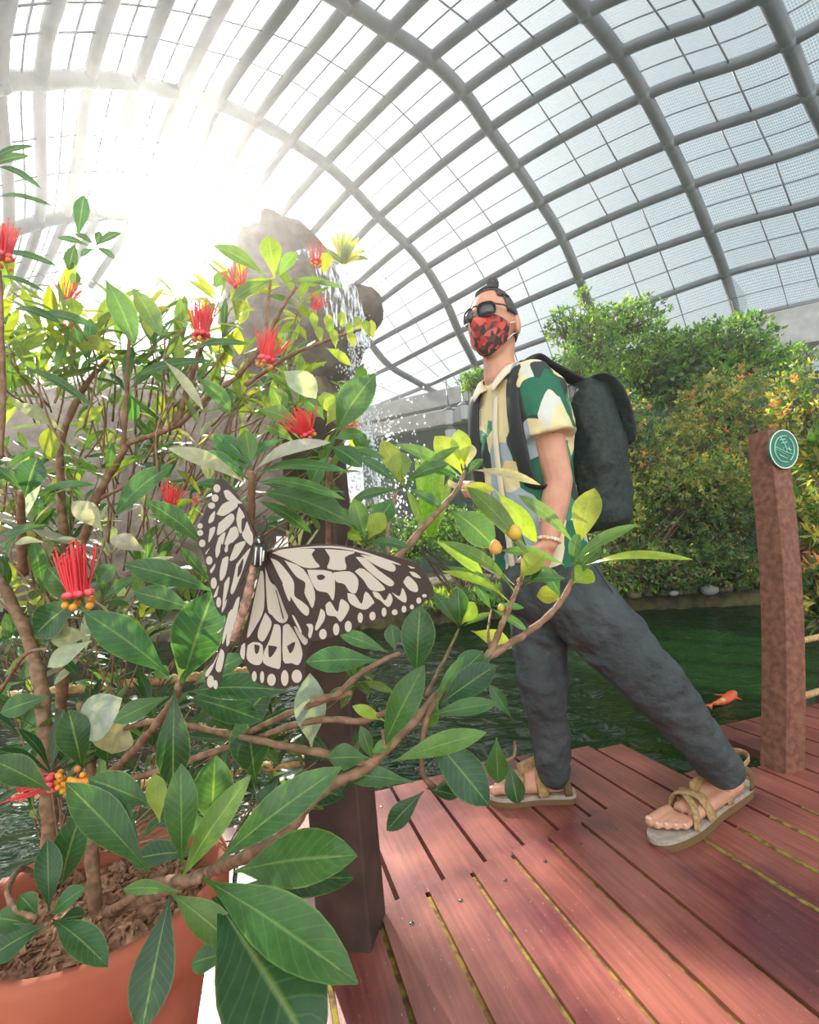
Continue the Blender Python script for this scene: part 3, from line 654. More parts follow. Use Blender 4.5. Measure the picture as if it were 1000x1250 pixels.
stroke([(0.2, 0.0), (0.5, -0.05)]); stroke([(0.3, 0.1), (0.42, -0.15)]); stroke([(-0.35, -0.3), (-0.1, -0.42), (0.15, -0.5)], .003); stroke([(-0.1, -0.02), (-0.02, 0.1), (0.12, 0.06)], .0016)
em.build('emblem', M_signl, sg)
def rope(a, b, sag, label, rad=0.011):
    pts = [lerp(a, b, k / 12) - Vector((0, 0, sag * math.sin(PI * k / 12))) for k in range(13)]
    mb = MB(); 
    for s_ in range(3):                              # three twisted strands
        pp = []; q = 0
        for k in range(12 * 12 + 1):
            t = k / 144; i = min(11, int(t * 12)); p = lerp(pts[i], pts[i + 1], t * 12 - i); an = t * (b - a).length / 0.06 * 2 * PI + s_ * 2 * PI / 3
            n1 = Vector((0, 0, 1)); n2 = (b - a).normalized().cross(n1).normalized(); pp.append(p + n1 * (math.cos(an) * rad * .55) + n2 * (math.sin(an) * rad * .55))
        mb.tube(pp, rad * .62, 6)
    return tag(mb.build('rope', M_rope), label, 'rope')
def at_h(p, z): return Vector((p.x, p.y, z))
lrt = LP.location
def onx(x, y, d): return U(x, y, d)
rope(at_h(LF, 0.62) - Vector((.07, 0, 0)), onx(-120, 862, 1.35), 0.0, 'twisted tan rope running left from the dark post, higher of the two')
rope(at_h(LF, 0.40) - Vector((.07, 0, 0)), onx(-120, 980, 1.35), 0.02, 'twisted tan rope running left from the dark post, lower of the two')
rope(PF + Vector((.07, .0, 0)) + Vector((0, 0, 0.44)), onx(1090, 745, 2.3), 0.02, 'tan rope running right from the sign post, higher of the two')
rope(PF + Vector((.07, .0, 0)) + Vector((0, 0, 0.235)), onx(1090, 800, 2.3), 0.02, 'tan rope running right from the sign post, lower of the two')

# ------------------------------------------------------------------ koi
M_koi = mat('koi_orange', (0.85, 0.13, 0.03), 0.3, noise=(18, (0.9, 0.55, 0.3), 0.55, 0.7)); M_koi2 = mat('koi_bronze', (0.28, 0.12, 0.02), 0.4)
def koi(hx, tx, L_, m, label, zo=0.0):
    h, t = G(hx[0], hx[1], WZ), G(tx[0], tx[1], WZ); f = (h - t); L_ = f.length; f.normalize(); s_ = Vector((f.y, -f.x, 0)); e_ = empty('koi_fish', lerp(h, t, .5), label, 'fish')
    z = Vector((0, 0, WZ + zo)); mb = MB(); pts = []; rad = []
    for k in range(12):
        u = k / 11; p = t + f * (L_ * (0.22 + 0.78 * u)); p.z = WZ + zo + 0.004; pts.append(p + s_ * (0.02 * math.sin(u * 4))); rad.append(L_ * 0.08 * math.sin(PI * (0.06 + 0.86 * u)) ** 0.7 * (0.55 + 0.6 * u) + 0.002)
    mb.tube(pts, rad, 10, flat=1.1); mb.build('body', m, e_)
    mb = MB(); p = pts[0]
    mb.prism([p, p - f * L_ * .25 + s_ * L_ * .1, p - f * L_ * .13, p - f * L_ * .25 - s_ * L_ * .1], (0, 0, 0.006)); mb.build('tail_fin', m, e_, smooth=False)
    mb = MB(); p = pts[8]
    for q in (-1, 1):
        mb = MB(); mb.prism([p + s_ * (q * .08 * L_), p + s_ * (q * .2 * L_) - f * L_ * .1, p + s_ * (q * .09 * L_) - f * L_ * .08], (0, 0, 0.006)); mb.build('side_fin', m, e_, smooth=False)
koi((900, 850), (862, 868), 0, M_koi, 'bright orange koi fish swimming at the pond surface left of the sign post', 0.02)
koi((936, 880), (902, 889), 0, M_koi2, 'dim bronze koi fish just under the surface beside the sign post', -0.002)

# ------------------------------------------------------------------ the person
M_skin = mat('skin', (0.56, 0.28, 0.18), 0.5, noise=(30, (0.62, 0.32, 0.21))); M_skin.node_tree.nodes['Principled BSDF'].inputs['Subsurface Weight'].default_value = 0.15
M_skin.node_tree.nodes['Principled BSDF'].inputs['Subsurface Radius'].default_value = (0.02, 0.008, 0.004)
M_hair = mat('black_hair', (0.035, 0.03, 0.03), 0.5, noise=(120, (0.10, 0.09, 0.09)), bump=(200, 0.6, 0.002))
M_trou = mat('charcoal_trousers', (0.040, 0.052, 0.056), 0.8, noise=(9, (0.060, 0.074, 0.078)), bump=(14, 0.9, 0.03))
def folds(m, scale, dist, dirn='Z', distort=5.0):
    t = m.node_tree; b = t.nodes['Principled BSDF']; w = t.nodes.new('ShaderNodeTexWave'); w.wave_type = 'BANDS'; w.bands_direction = dirn; w.inputs['Scale'].default_value = scale; w.inputs['Distortion'].default_value = distort
    w.inputs['Detail'].default_value = 2; w.inputs['Detail Scale'].default_value = 1.2; co = t.nodes.new('ShaderNodeTexCoord'); t.links.new(co.outputs['Object'], w.inputs['Vector'])
    bb = t.nodes.new('ShaderNodeBump'); bb.inputs['Strength'].default_value = 1.0; bb.inputs['Distance'].default_value = dist; t.links.new(w.outputs['Fac'], bb.inputs['Height'])
    old = b.inputs['Normal'].links[0].from_node if b.inputs['Normal'].links else None
    if old: t.links.new(old.outputs[0], bb.inputs['Normal'])
    t.links.new(bb.outputs[0], b.inputs['Normal'])
folds(M_trou, 2.6, 0.012, 'DIAGONAL', 11.0)
M_pack = mat('black_green_backpack', (0.010, 0.019, 0.017), 0.7, noise=(70, (0.020, 0.034, 0.029)), bump=(7, 0.9, 0.04))
M_blk = mat('black_webbing', (0.015, 0.017, 0.018), 0.6); M_glass = mat('dark_lens', (0.035, 0.03, 0.03), 0.08, spec=0.8); M_frame = mat('black_frame', (0.02, 0.02, 0.022), 0.3)
M_sole = mat('sandal_sole', (0.34, 0.29, 0.24), 0.8, noise=(50, (0.44, 0.38, 0.31))); M_strap = mat('khaki_strap', (0.30, 0.19, 0.075), 0.8, noise=(90, (0.44, 0.30, 0.14))); M_trim = mat('brown_strap', (0.16, 0.10, 0.04), 0.8)
M_bead = mat('bracelet_beads', (0.75, 0.45, 0.28), 0.35, noise=(90, (0.9, 0.85, 0.75)))
def patch_mat(name, stops, scale, rough=0.8, stretch=(1, 1, 1), wrinkle=(10, 0.5, 0.02), distort=0.25):
    m = bpy.data.materials.new(name); m.use_nodes = True; t = m.node_tree; NN = t.nodes; LL = t.links; b = NN['Principled BSDF']; b.inputs['Roughness'].default_value = rough
    co = NN.new('ShaderNodeTexCoord'); mp = NN.new('ShaderNodeMapping'); mp.inputs['Scale'].default_value = stretch; LL.new(co.outputs['Object'], mp.inputs[0])
    nz = NN.new('ShaderNodeTexNoise'); nz.inputs['Scale'].default_value = 7; LL.new(mp.outputs[0], nz.inputs['Vector'])
    mxv = NN.new('ShaderNodeMixRGB'); mxv.blend_type = 'ADD'; mxv.inputs[0].default_value = distort; LL.new(mp.outputs[0], mxv.inputs[1]); LL.new(nz.outputs['Color'], mxv.inputs[2])
    v = NN.new('ShaderNodeTexVoronoi'); v.inputs['Scale'].default_value = scale; LL.new(mxv.outputs[0], v.inputs['Vector'])
    sx = NN.new('ShaderNodeSeparateColor'); LL.new(v.outputs['Color'], sx.inputs[0])
    r = NN.new('ShaderNodeValToRGB'); r.color_ramp.interpolation = 'CONSTANT'; e = r.color_ramp.elements
    e[0].position = 0; e[0].color = (*stops[0][1], 1); e[1].position = stops[1][0]; e[1].color = (*stops[1][1], 1)
    for p, c in stops[2:]: q = e.new(p); q.color = (*c, 1)
    LL.new(sx.outputs[0], r.inputs[0]); LL.new(r.outputs[0], b.inputs['Base Color'])
    n = NN.new('ShaderNodeTexNoise'); n.inputs['Scale'].default_value = wrinkle[0]; LL.new(co.outputs['Object'], n.inputs['Vector']); bb = NN.new('ShaderNodeBump'); bb.inputs['Strength'].default_value = wrinkle[1]; bb.inputs['Distance'].default_value = wrinkle[2]
    LL.new(n.outputs['Fac'], bb.inputs['Height']); LL.new(bb.outputs[0], b.inputs['Normal']); return m
M_shirt = patch_mat('patchwork_shirt', [(0, (0.72, 0.62, 0.34)), (0.22, (0.015, 0.13, 0.07)), (0.38, (0.76, 0.68, 0.48)), (0.46, (0.03, 0.045, 0.04)), (0.62, (0.34, 0.42, 0.46)), (0.74, (0.70, 0.55, 0.25)), (0.86, (0.05, 0.24, 0.13)), (0.94, (0.60, 0.62, 0.55))], 17, stretch=(1, 1, 0.7), distort=0.06)
folds(M_shirt, 3.0, 0.008, 'DIAGONAL', 4.0)
M_mask = patch_mat('red_patterned_mask', [(0, (0.50, 0.045, 0.035)), (0.32, (0.04, 0.035, 0.035)), (0.56, (0.62, 0.09, 0.06)), (0.72, (0.12, 0.05, 0.045)), (0.86, (0.55, 0.14, 0.08))], 62, wrinkle=(40, 0.4, 0.006), distort=0.08)

person = empty('person', Vector((U(700, 800, 1.55).x, 1.5, 0)), 'person striding across the deck in sunglasses, red patterned mask, patchwork shirt, charcoal trousers and sandals', 'person')
def caps(mb, pts, rads, seg=14, flat=1.0, side=None):
    mb.tube(pts, rads, seg, flat=flat, side=side); mb.ball(pts[0], rads[0] * .99, nu=seg, nv=8); mb.ball(pts[-1], rads[-1] * .99, nu=seg, nv=8)
def remesh(o, vox, smooth=4, fac=0.5, disp=None):
    m = o.modifiers.new('union', 'REMESH'); m.mode = 'VOXEL'; m.voxel_size = vox; m.use_smooth_shade = True
    m = o.modifiers.new('smooth', 'SMOOTH'); m.iterations = smooth; m.factor = fac
    if disp:
        tx = bpy.data.textures.new('folds', 'CLOUDS'); tx.noise_scale = disp[0]; m = o.modifiers.new('folds', 'DISPLACE'); m.texture = tx; m.strength = disp[1]; m.mid_level = 0.5; m.texture_coords = 'GLOBAL'
Z = Vector((0, 0, 1))
body = MB()
# head
HC = U(603, 398, 1.60); HF = Vector((-0.66, -0.75, -0.02)).normalized(); HU = (Z * 1.0 + CU * 0.3 + Vector((-0.04, 0, 0))).normalized(); HL = HU.cross(HF).normalized(); HF = HL.cross(HU).normalized()
def headpt(az, el, off=0.0, mask=0.0):
    ce, se = math.cos(el), math.sin(el); z = se; a = 0.094 if math.cos(az) > 0 else 0.098; b = 0.074; c = 0.118
    if z < 0:
        t = -z; b *= 1 - 0.28 * t ** 1.5; a = a * (1 - 0.05 * t) if math.cos(az) > 0 else a * (1 - 0.42 * t)
        ce = ce ** 0.72
    else: ce = ce ** 0.9
    p = HF * ((a + off) * ce * math.cos(az)) + HL * ((b + off) * ce * math.sin(az)) + HU * ((c + off) * z)
    if z < 0 and math.cos(az) > 0: p += HF * (0.014 * (-z) * math.cos(az))
    if mask:
        p += HF * (0.018 * math.exp(-(az / 0.35) ** 2) * math.exp(-((el + 0.22) / 0.3) ** 2))
    return HC + p
rows = [[headpt(2 * PI * k / 32, -PI / 2 + PI * j / 20 if 0 < j < 20 else (-PI / 2 + 0.01 if j == 0 else PI / 2 - .01)) for k in range(32)] for j in range(21)]
body.grid(rows, closed=True); n0 = len(body.v); body.f.append(tuple(range(n0 - 32, n0))); body.m.append(0); body.f.append(tuple(range(n0 - 21 * 32, n0 - 20 * 32))[::-1]); body.m.append(0)
ax = (HF, HL, HU)
body.ball(HC + HF * 0.098 - HU * 0.022, (0.017, 0.014, 0.020), ax=ax); caps(body, [HC + HF * 0.094 + HU * 0.012, HC + HF * 0.102 - HU * 0.02], [0.008, 0.011], 8)
for q in (-1, 1):
    body.ball(HC + HL * (0.083 * q) - HF * 0.006 - HU * 0.024, (0.020, 0.011, 0.034), ax=((HF * .8 + HL * .35 * q).normalized(), (HL * q - HF * .4).normalized(), HU), nv=9)
    body.ball(HC + HF * 0.080 + HL * (0.032 * q) + HU * 0.026, (0.012, 0.022, 0.009), ax=ax)
NB = U(612, 462, 1.62)
caps(body, [HC - HU * 0.05 - HF * 0.022, lerp(HC, NB, .65), NB], [0.056, 0.053, 0.060])
# torso axes
TF = Vector((-0.87, -0.49, 0)).normalized(); SP0, SP1 = U(628, 470, 1.62), U(668, 700, 1.60); TU = (SP0 - SP1).normalized(); TL = TU.cross(TF).normalized(); TF = TL.cross(TU).normalized()
def ring(c, hl, hf, n=28, p=2.4):
    o = []
    for k in range(n):
        a = 2 * PI * k / n; ca, sa = math.cos(a), math.sin(a)
        o.append(c + TL * (hl * abs(ca) ** (2 / p) * (1 if ca > 0 else -1)) + TF * (hf * abs(sa) ** (2 / p) * (1 if sa > 0 else -1)))
    return o
def loft(mb, rs):
    b = len(mb.v); mb.grid(rs, closed=True); n = len(rs[0]); mb.f.append(tuple(range(b, b + n))[::-1]); mb.m.append(0); e_ = len(mb.v); mb.f.append(tuple(range(e_ - n, e_))); mb.m.append(0)
TC = [(U(619, 450, 1.62), .062, .058), (U(626, 464, 1.62), .14, .085), (U(632, 486, 1.62), .178, .10), (U(638, 530, 1.61), .180, .122), (U(643, 590, 1.60), .158, .116), (U(651, 640, 1.60), .158, .118), (U(662, 700, 1.60), .176, .125)]
loft(body, [ring(c, a * .93, b * .93) for c, a, b in TC][::-1])
# left (near) arm
SH, EL, WR = U(654, 476, 1.49), U(682, 588, 1.44), U(670, 664, 1.40)
caps(body, [SH, lerp(SH, EL, .5), EL], [0.058, 0.052, 0.043]); caps(body, [EL, lerp(EL, WR, .35), WR], [0.042, 0.042, 0.026])
SH2, EL2, WR2 = U(600, 478, 1.78), U(634, 600, 1.86), U(595, 592, 1.70)
caps(body, [SH2, EL2], [0.055, 0.042]); caps(body, [EL2, lerp(EL2, WR2, .35), WR2], [0.041, 0.040, 0.027])
def hand(mb, wr, d, pn, thumb_side, curl, size=1.0):
    """wr wrist, d towards the fingers, pn palm normal (fingers curl that way), thumb_side vector"""
    d = d.normalized(); pn = (pn - d * pn.dot(d)).normalized(); s_ = thumb_side - d * thumb_side.dot(d) - pn * thumb_side.dot(pn); s_.normalize()
    k = size
    for q in (-0.026, -0.009, 0.009, 0.026): caps(mb, [wr + s_ * q * .6 * k, wr + d * 0.088 * k + s_ * q * k], [0.014 * k, 0.0125 * k], 10)
    mb.ball(wr + d * .045 * k, (0.044 * k, 0.034 * k, 0.015 * k), ax=(d, s_, pn))
    for i, (q, L_) in enumerate(((0.029, .072), (0.010, .080), (-0.010, .074), (-0.029, .058))):
        p = wr + d * (0.086 - 0.004 * abs(i - 1)) * k + s_ * q * k; a = curl[i] if isinstance(curl, (list, tuple)) else curl; dd = d; pts = [p]; cum = 0
        for j, fr_ in enumerate((0.44, 0.31, 0.25)):
            cum += a * (0.8, 1.0, 0.7)[j]; dd = d * math.cos(cum) + pn * math.sin(cum) + s_ * (q * 1.2); dd.normalize(); p = p + dd * (L_ * fr_ * k); pts.append(p)
        caps(mb, pts, [0.0098 * k, 0.0090 * k, 0.0084 * k, 0.0072 * k], 10)
    p = wr + d * 0.022 * k + s_ * 0.026 * k; d1 = (d * .75 + s_ * .75 + pn * .25).normalized(); d2 = (d * .95 + s_ * .25 + pn * .3).normalized()
    caps(mb, [p, p + d1 * .034 * k, p + d1 * .034 * k + d2 * .03 * k, p + d1 * .034 * k + d2 * .052 * k], [0.015 * k, 0.0125 * k, 0.0105 * k, 0.008 * k], 10)
hand(body, WR, U(640, 735, 1.36) - WR, Vector((-0.6, 0.6, -0.2)), Vector((-0.7, -0.5, 0.3)), [0.25, 0.35, 0.42, 0.5], 0.95)
hand(body, WR2, U(560, 590, 1.66) - WR2, Vector((0.2, 0.3, -1)), Vector((-.3, -0.9, 0.4)), [1.1, 1.2, 1.25, 1.3], 0.92)
# legs
HPL, KNL, ANL = U(694, 722, 1.50), U(797, 832, 1.40), U(884, 940, 1.45)
HPR, KNR, ANR = U(655, 722, 1.64), U(662, 830, 1.58), U(678, 945, 1.60)
body.ball(lerp(HPL, HPR, .5) + Z * .05, (.13, .12, .09))
caps(body, [HPL, KNL, ANL], [.062, .050, .036]); caps(body, [HPR, KNR, ANR], [.062, .050, .036])
# feet, in sandals on the deck
def foot(mb, heel, toe, zf, an, inner):
    """heel, toe on the deck; the sole top at height zf; inner = direction of the big toe side"""
    f = (toe - heel); L_ = f.length; f.normalize(); s_ = Vector((f.y, -f.x, 0)); s_ = s_ if s_.dot(inner) > 0 else -s_
    h = Vector((heel.x, heel.y, zf)); k = L_ / 0.27
    mb.ball(h + f * .045 * k + Z * .030, (.036, .031, .030), ax=(f, s_, Z), nu=14, nv=9)
    for q, zz in ((-.016, .024), (.014, .028)): caps(mb, [h + f * .05 * k + s_ * q * .8 + Z * zz, h + f * .13 * k + s_ * q * 1.3 + Z * zz, h + f * .19 * k + s_ * q * 1.5 + Z * .019], [.025, .025, .018])
    caps(mb, [Vector(an), h + f * .075 * k + Z * .065, h + f * .13 * k + Z * .045 + s_ * .006, h + f * .19 * k + Z * .022 + s_ * .01], [.037, .036, .028, .019])
    tips = []
    for q, L2, r_ in ((.034, .052, .0145), (.013, .050, .0108), (-.005, .044, .0100), (-.021, .037, .0095), (-.036, .029, .0090)):
        p = h + f * (.210 * k - .35 * max(0, -q + .012)) + s_ * q + Z * (r_ + .004); caps(mb, [p, p + f * L2 * .6 + Z * .004, p + f * L2 * k], [r_ * 1.05, r_ * .95, r_], 10); tips.append((p + f * L2 * k, r_))
    return f, s_, k, h, tips
FL = foot(body, G(912, 968), G(806, 1036), 0.036, ANL, Vector((-1, 0.2, 0)))
FR = foot(body, G(701, 977), G(600, 978), 0.032, ANR, Vector((0, -1, 0)))
bo = body.build('body', M_skin, person); remesh(bo, 0.0045, 3)
# toenails
for Ft in (FL, FR):
    f, s_, k, h, tips = Ft; mb = MB()
    for p, r_ in tips: mb.ball(p + Z * r_ * .72 + f * r_ * .25, (r_ * .6, r_ * .62, r_ * .35), ax=(f, s_, Z))
    mb.build('toenail', mat('toenail', (0.75, 0.5, 0.42), 0.3), person)
# sandals
def sandal(Ft, an, nm, lab):
    f, s_, k, h, tips = Ft; e_ = empty('sandal', Vector((h.x, h.y, 0))); e_.parent = person; e_.matrix_parent_inverse = Matrix.Translation(-person.location); e_['label'] = lab
    z0 = h.z - 0.036; prof = [(-.004, .0), (.0, .022), (.02, .033), (.07, .034), (.12, .036), (.17, .047), (.21, .052), (.245, .046), (.27, .030), (.282, .006), (.276, -.022), (.25, -.040), (.21, -.048), (.17, -.045), (.12, -.036), (.07, -.034), (.02, -.031), (.0, -.020)]
    out_ = smooth_path([Vector((h.x, h.y, 0)) + f * (a * k) + s_ * b for a, b in prof] + [Vector((h.x, h.y, 0)) + f * (prof[0][0] * k) + s_ * prof[0][1]], 3)[:-1]
    c = Vector((h.x, h.y, 0)) + f * .13 * k
    def lay(name, lo, hi, sc_, m, lip=0):
        mb = MB(); mb.grid([[c + (p - c) * sc_ + Z * z for p in out_] for z in (lo, (lo + hi) / 2, hi)], closed=True); n = len(out_)
        mb.f.append(tuple(range(n))[::-1]); mb.m.append(0); mb.f.append(tuple(range(2 * n, 3 * n))); mb.m.append(0); return mb.build(name, m, e_, smooth=False)
    lay('sole', max(z0, 0.001), h.z - 0.012, 1.0, M_trim); lay('footbed', h.z - 0.012, h.z + 0.001, 1.03, M_sole)
    def band(pts, w, m, name):
        mb = MB(); mb.tube(smooth_path(pts, 4), w, 8, flat=0.26, side=Z if name == 'heel_strap' else f); return mb.build(name, m, e_)
    def P(a, b, z): return h + f * (a * k) + s_ * (b * 1.06) + Z * (z * 1.0 + (.011 if z > .02 else 0))
    band([P(.185, .052, .0), P(.180, .042, .034), P(.175, .01, .050), P(.168, -.025, .042), P(.165, -.048, .0)], .021, M_strap, 'toe_strap')
    band([P(.215, -.050, .0), P(.20, -.035, .030), P(.185, .0, .046), P(.165, .03, .048)], .013, M_strap, 'toe_strap')
    band([P(.10, .042, .0), P(.105, .036, .045), P(.10, .01, .082), P(.095, -.02, .072), P(.10, -.040, .0)], .018, M_strap, 'instep_strap')
    band([P(.17, .0, .056), P(.14, .0, .068), P(.105, .0, .084)], .026, M_strap, 'instep_strap')
    band([P(.02, .034, .0), P(.03, .042, .05), P(.07, .040, .085), P(.105, .01, .092), P(.075, -.036, .082), P(.03, -.042, .05), P(.02, -.034, .0)], .013, M_trim, 'ankle_strap')
    band([P(.07, .042, .07), P(.02, .036, .085), P(-.002, 0, .084), P(.02, -.036, .085), P(.07, -.040, .07)], .010, M_strap, 'heel_strap')
    mb = MB(); mb.box(P(.098, -.012 if s_.dot(CF) < 0 else .012, .112), (.028, .040, .012), ax=(f, s_, Z)); mb.build('buckle', M_blk, e_, smooth=False)
sandal(FL, ANL, 'sandal', 'khaki strapped sandal with a black buckle, nearer the camera'); sandal(FR, ANR, 'sandal', 'khaki strapped sandal under the straight leg')
# trousers
tr = MB()
tr.ball(lerp(HPL, HPR, .5) + Vector((0, 0, .03)), (.165, .155, .15), nu=20, nv=14)
def legm(a, k_, an, r_):
    pts = smooth_path([a, lerp(a, k_, .5), k_, lerp(k_, an, .5), lerp(k_, an, .97)], 6); n = len(pts); rr = []
    for i in range(n):
        u = i / (n - 1) * (len(r_) - 1); j = min(int(u), len(r_) - 2); rr.append(lerp(r_[j], r_[j + 1], u - j))
    for u0, am in ((.93, .006), (.86, .005), (.79, .004), (.50, .006), (.44, .005), (.56, .004), (.3, .003)):   # gathered folds
        for i in range(n):
            rr[i] += am * math.exp(-((i / (n - 1) - u0) / .018) ** 2)
    caps(tr, pts, rr, 20)
legm(HPL, KNL, ANL, [.118, .106, .085, .072, .058]); legm(HPR, KNR, ANR, [.112, .098, .078, .066, .053])
caps(tr, [HPL, KNL], [.11, .08]); caps(tr, [HPR, KNR], [.11, .075])
tro = tr.build('trousers', M_trou, person); remesh(tro, 0.008, 3, disp=(0.07, 0.022))
mb = MB(); mb.tube(smooth_path([HPL + TL * .11 + Z * .08, lerp(HPL, KNL, .5) + Z * .075 + TL * .07, KNL + Z * .045 + TL * .07, lerp(KNL, ANL, .6) + TL * .068], 6), .0016, 5); mb.build('seam', M_blk, person)
# shirt
shm = MB(); loft(shm, [ring(c, a * 1.03, b * 1.03) for c, a, b in TC[1:]][::-1])
slv = [(U(650, 466, 1.50), .070), (U(658, 490, 1.48), .078), (U(666, 515, 1.465), .082), (U(671, 535, 1.455), .086)]
shm.tube([p for p, _ in slv], [r_ for _, r_ in slv], 20); shm.ball(slv[0][0], .069, nu=16, nv=10)
caps(shm, [U(632, 462, 1.58), slv[0][0]], [.055, .066])
caps(shm, [U(618, 466, 1.70), SH2, lerp(SH2, EL2, .42)], [.05, .066, .07])
sho = shm.build('shirt', M_shirt, person); remesh(sho, 0.007, 3, disp=(0.06, 0.014))
cl = MB(); ccol = (0.7, 0.62, 0.42)
M_coll = mat('cream_collar', (0.72, 0.64, 0.48), 0.8)
for q in (-1, 1):
    a = [NB + TF * .062 + TL * (.012 * q) - TU * .035, NB + TF * .03 + TL * (.058 * q) + TU * .015, NB - TF * .05 + TL * (.05 * q) + TU * .03, NB - TF * .062 + TU * .03]
    b = [NB + TF * .095 + TL * (.05 * q) - TU * .065, NB + TF * .04 + TL * (.095 * q) - TU * .012, NB - TF * .06 + TL * (.085 * q) - TU * .0, NB - TF * .085 + TU * .0]
    cl.grid([smooth_path(a, 5), smooth_path([lerp(p, r_, .5) + TU * .010 for p, r_ in zip(a, b)], 5), smooth_path(b, 5)])
co_ = cl.build('collar', M_coll, person); m_ = co_.modifiers.new('cloth', 'SOLIDIFY'); m_.thickness = .004
mb = MB(); pk = [c + TF * (b * 1.06) + TL * 0.01 for c, a, b in TC[2:]]; mb.tube(smooth_path(pk, 5), .014, 6, flat=.3, side=TL); mb.build('placket', M_coll, person)
# hair
hr = MB()
for j in range(24):
    for k in range(40):
        el0, el1 = -0.75 + j * 0.0967, -0.75 + (j + 1) * 0.0967; az0, az1 = -PI + k * PI / 20, -PI + (k + 1) * PI / 20; az = abs((az0 + az1) / 2); el = (el0 + el1) / 2
        if el > 0.98 or (az > 1.28 and el > 0.08) or (az > 1.75 and el > -0.45) or (az > 1.0 and el > .62):
            hr.add([headpt(az0, el0, .006), headpt(az1, el0, .006), headpt(az1, min(el1, 1.56), .006), headpt(az0, min(el1, 1.56), .006)], [(0, 1, 2, 3)])
ho = hr.build('hair', M_hair, person); m_ = ho.modifiers.new('weld', 'WELD'); m_.merge_threshold = .0008; m_ = ho.modifiers.new('thick', 'SOLIDIFY'); m_.thickness = .008
rnd = random.Random(3); st_ = MB()
for i in range(120):                                   # strands combed back to the bun
    az = rnd.uniform(-1.5, 1.5); p0 = headpt(az, 1.0 if abs(az) < 1.1 else .6, .009); p1 = HC + HU * .132 - HF * .012; st_.tube(smooth_path([p0, lerp(p0, p1, .5) + HU * .012, p1], 4), .0022, 4)
BUN = HC + HU * .148 - HF * .012 + HL * .005
for i in range(60):
    a = rnd.uniform(0, 2 * PI); t = rnd.uniform(-.8, .8); q = [BUN + (HF * math.cos(a + s_) + HL * math.sin(a + s_)) * (.019 * math.sqrt(1 - t * t)) + HU * (.017 * t + .004 * math.sin(s_ * 2)) for s_ in (0, .6, 1.2, 1.8, 2.4)]; st_.tube(q, .0024, 4)
st_.ball(BUN, .0175); st_.build('hair_bun', M_hair, person)
# mask, loops
mk = MB(); A_ = 22; E_ = 12; rws = []
for j in range(E_ + 1):
    t = j / E_; row = []
    for k in range(A_ + 1):
        u = k / A_ * 2 - 1; top = 0.10 - 0.32 * abs(u) ** 1.5; bot = -1.25 + 0.55 * abs(u) ** 2; row.append(headpt(u * 1.28, lerp(bot, top, t), .007, 1.0))
    rws.append(row)
mk.grid(rws); mo = mk.build('face_mask', M_mask, person); m_ = mo.modifiers.new('cloth', 'SOLIDIFY'); m_.thickness = .003
for q in (-1, 1):
    mb = MB()
    for el in (-.22, -.62): mb.tube([headpt(1.26 * q, el, .010), headpt(1.45 * q, el * .75, .012), headpt(1.68 * q, -.2 if el > -.3 else -.36, .014)], .0018, 6)
    mb.build('ear_loop', M_signw, person)
# sunglasses
sgl = empty('sunglasses', HC + HF * .11); sgl.parent = person; sgl.matrix_parent_inverse = Matrix.Translation(-person.location)
for q in (-1, 1):
    oval = [(0.40 * q + 0.31 * abs(math.cos(a)) ** .7 * (1 if math.cos(a) > 0 else -1), 0.09 + 0.175 * abs(math.sin(a)) ** .7 * (1 if math.sin(a) > 0 else -1)) for a in [2 * PI * i / 24 for i in range(24)]]
    pts = [headpt(a, e_, .020) for a, e_ in oval]; mb = MB(); mb.add([headpt(.40 * q, .09, .023)] + pts, [(0, 1 + i, 1 + (i + 1) % 24) for i in range(24)]); lo = mb.build('lens', M_glass, sgl); m_ = lo.modifiers.new('thick', 'SOLIDIFY'); m_.thickness = .002
    mb = MB(); mb.tube(pts + [pts[0], pts[1]], .0016, 6); mb.build('rim', M_frame, sgl)
    mb = MB(); mb.tube([headpt(.62 * q, .20, .020), headpt(1.0 * q, .17, .018), headpt(1.4 * q, .10, .012), headpt(1.7 * q, .02, .012)], .003, 6, flat=.6); mb.build('temple_arm', M_frame, sgl)
mb = MB(); mb.tube([headpt(-.12, .19, .022), headpt(0, .21, .024), headpt(.12, .19, .022)], .003, 6); mb.build('bridge', M_frame, sgl)
# bracelet
mb = MB(); d_ = (WR - EL).normalized(); a_ = d_.orthogonal().normalized(); b_ = d_.cross(a_)
for i in range(18):
    an = 2 * PI * i / 18; mb.ball(WR - d_ * .012 + (a_ * math.cos(an) + b_ * math.sin(an)) * .031, .0062, nu=8, nv=6)
mb.build('bracelet', M_bead, person)
# backpack, worn on the back
BD = -TF; bp_ = empty('backpack', U(725, 650, 1.66)); bp_.parent = person; bp_.matrix_parent_inverse = Matrix.Translation(-person.location); bp_['label'] = 'black green soft backpack'
pu = (U(712, 470, 1.66) - U(728, 650, 1.66)).normalized()
def pring(c, hw, hd, n=28, p=3.4):
    o = []
    for k in range(n):
        a = 2 * PI * k / n; ca, sa = math.cos(a), math.sin(a); o.append(c + TL * (hw * abs(ca) ** (2 / p) * (1 if ca > 0 else -1)) + BD * (hd * abs(sa) ** (2 / p) * (1 if sa > 0 else -1)))
    return o
mb = MB(); cs = [(U(722, 648, 1.66), .11, .070), (U(722, 638, 1.66), .135, .092), (U(718, 600, 1.66), .14, .100), (U(712, 550, 1.66), .14, .096), (U(706, 508, 1.66), .13, .082), (U(702, 482, 1.66), .115, .062), (U(700, 470, 1.66), .08, .04)]
loft(mb, [pring(*c) for c in cs]); po = mb.build('main_bag', M_pack, bp_); remesh(po, 0.009, 3, disp=(0.08, 0.02))
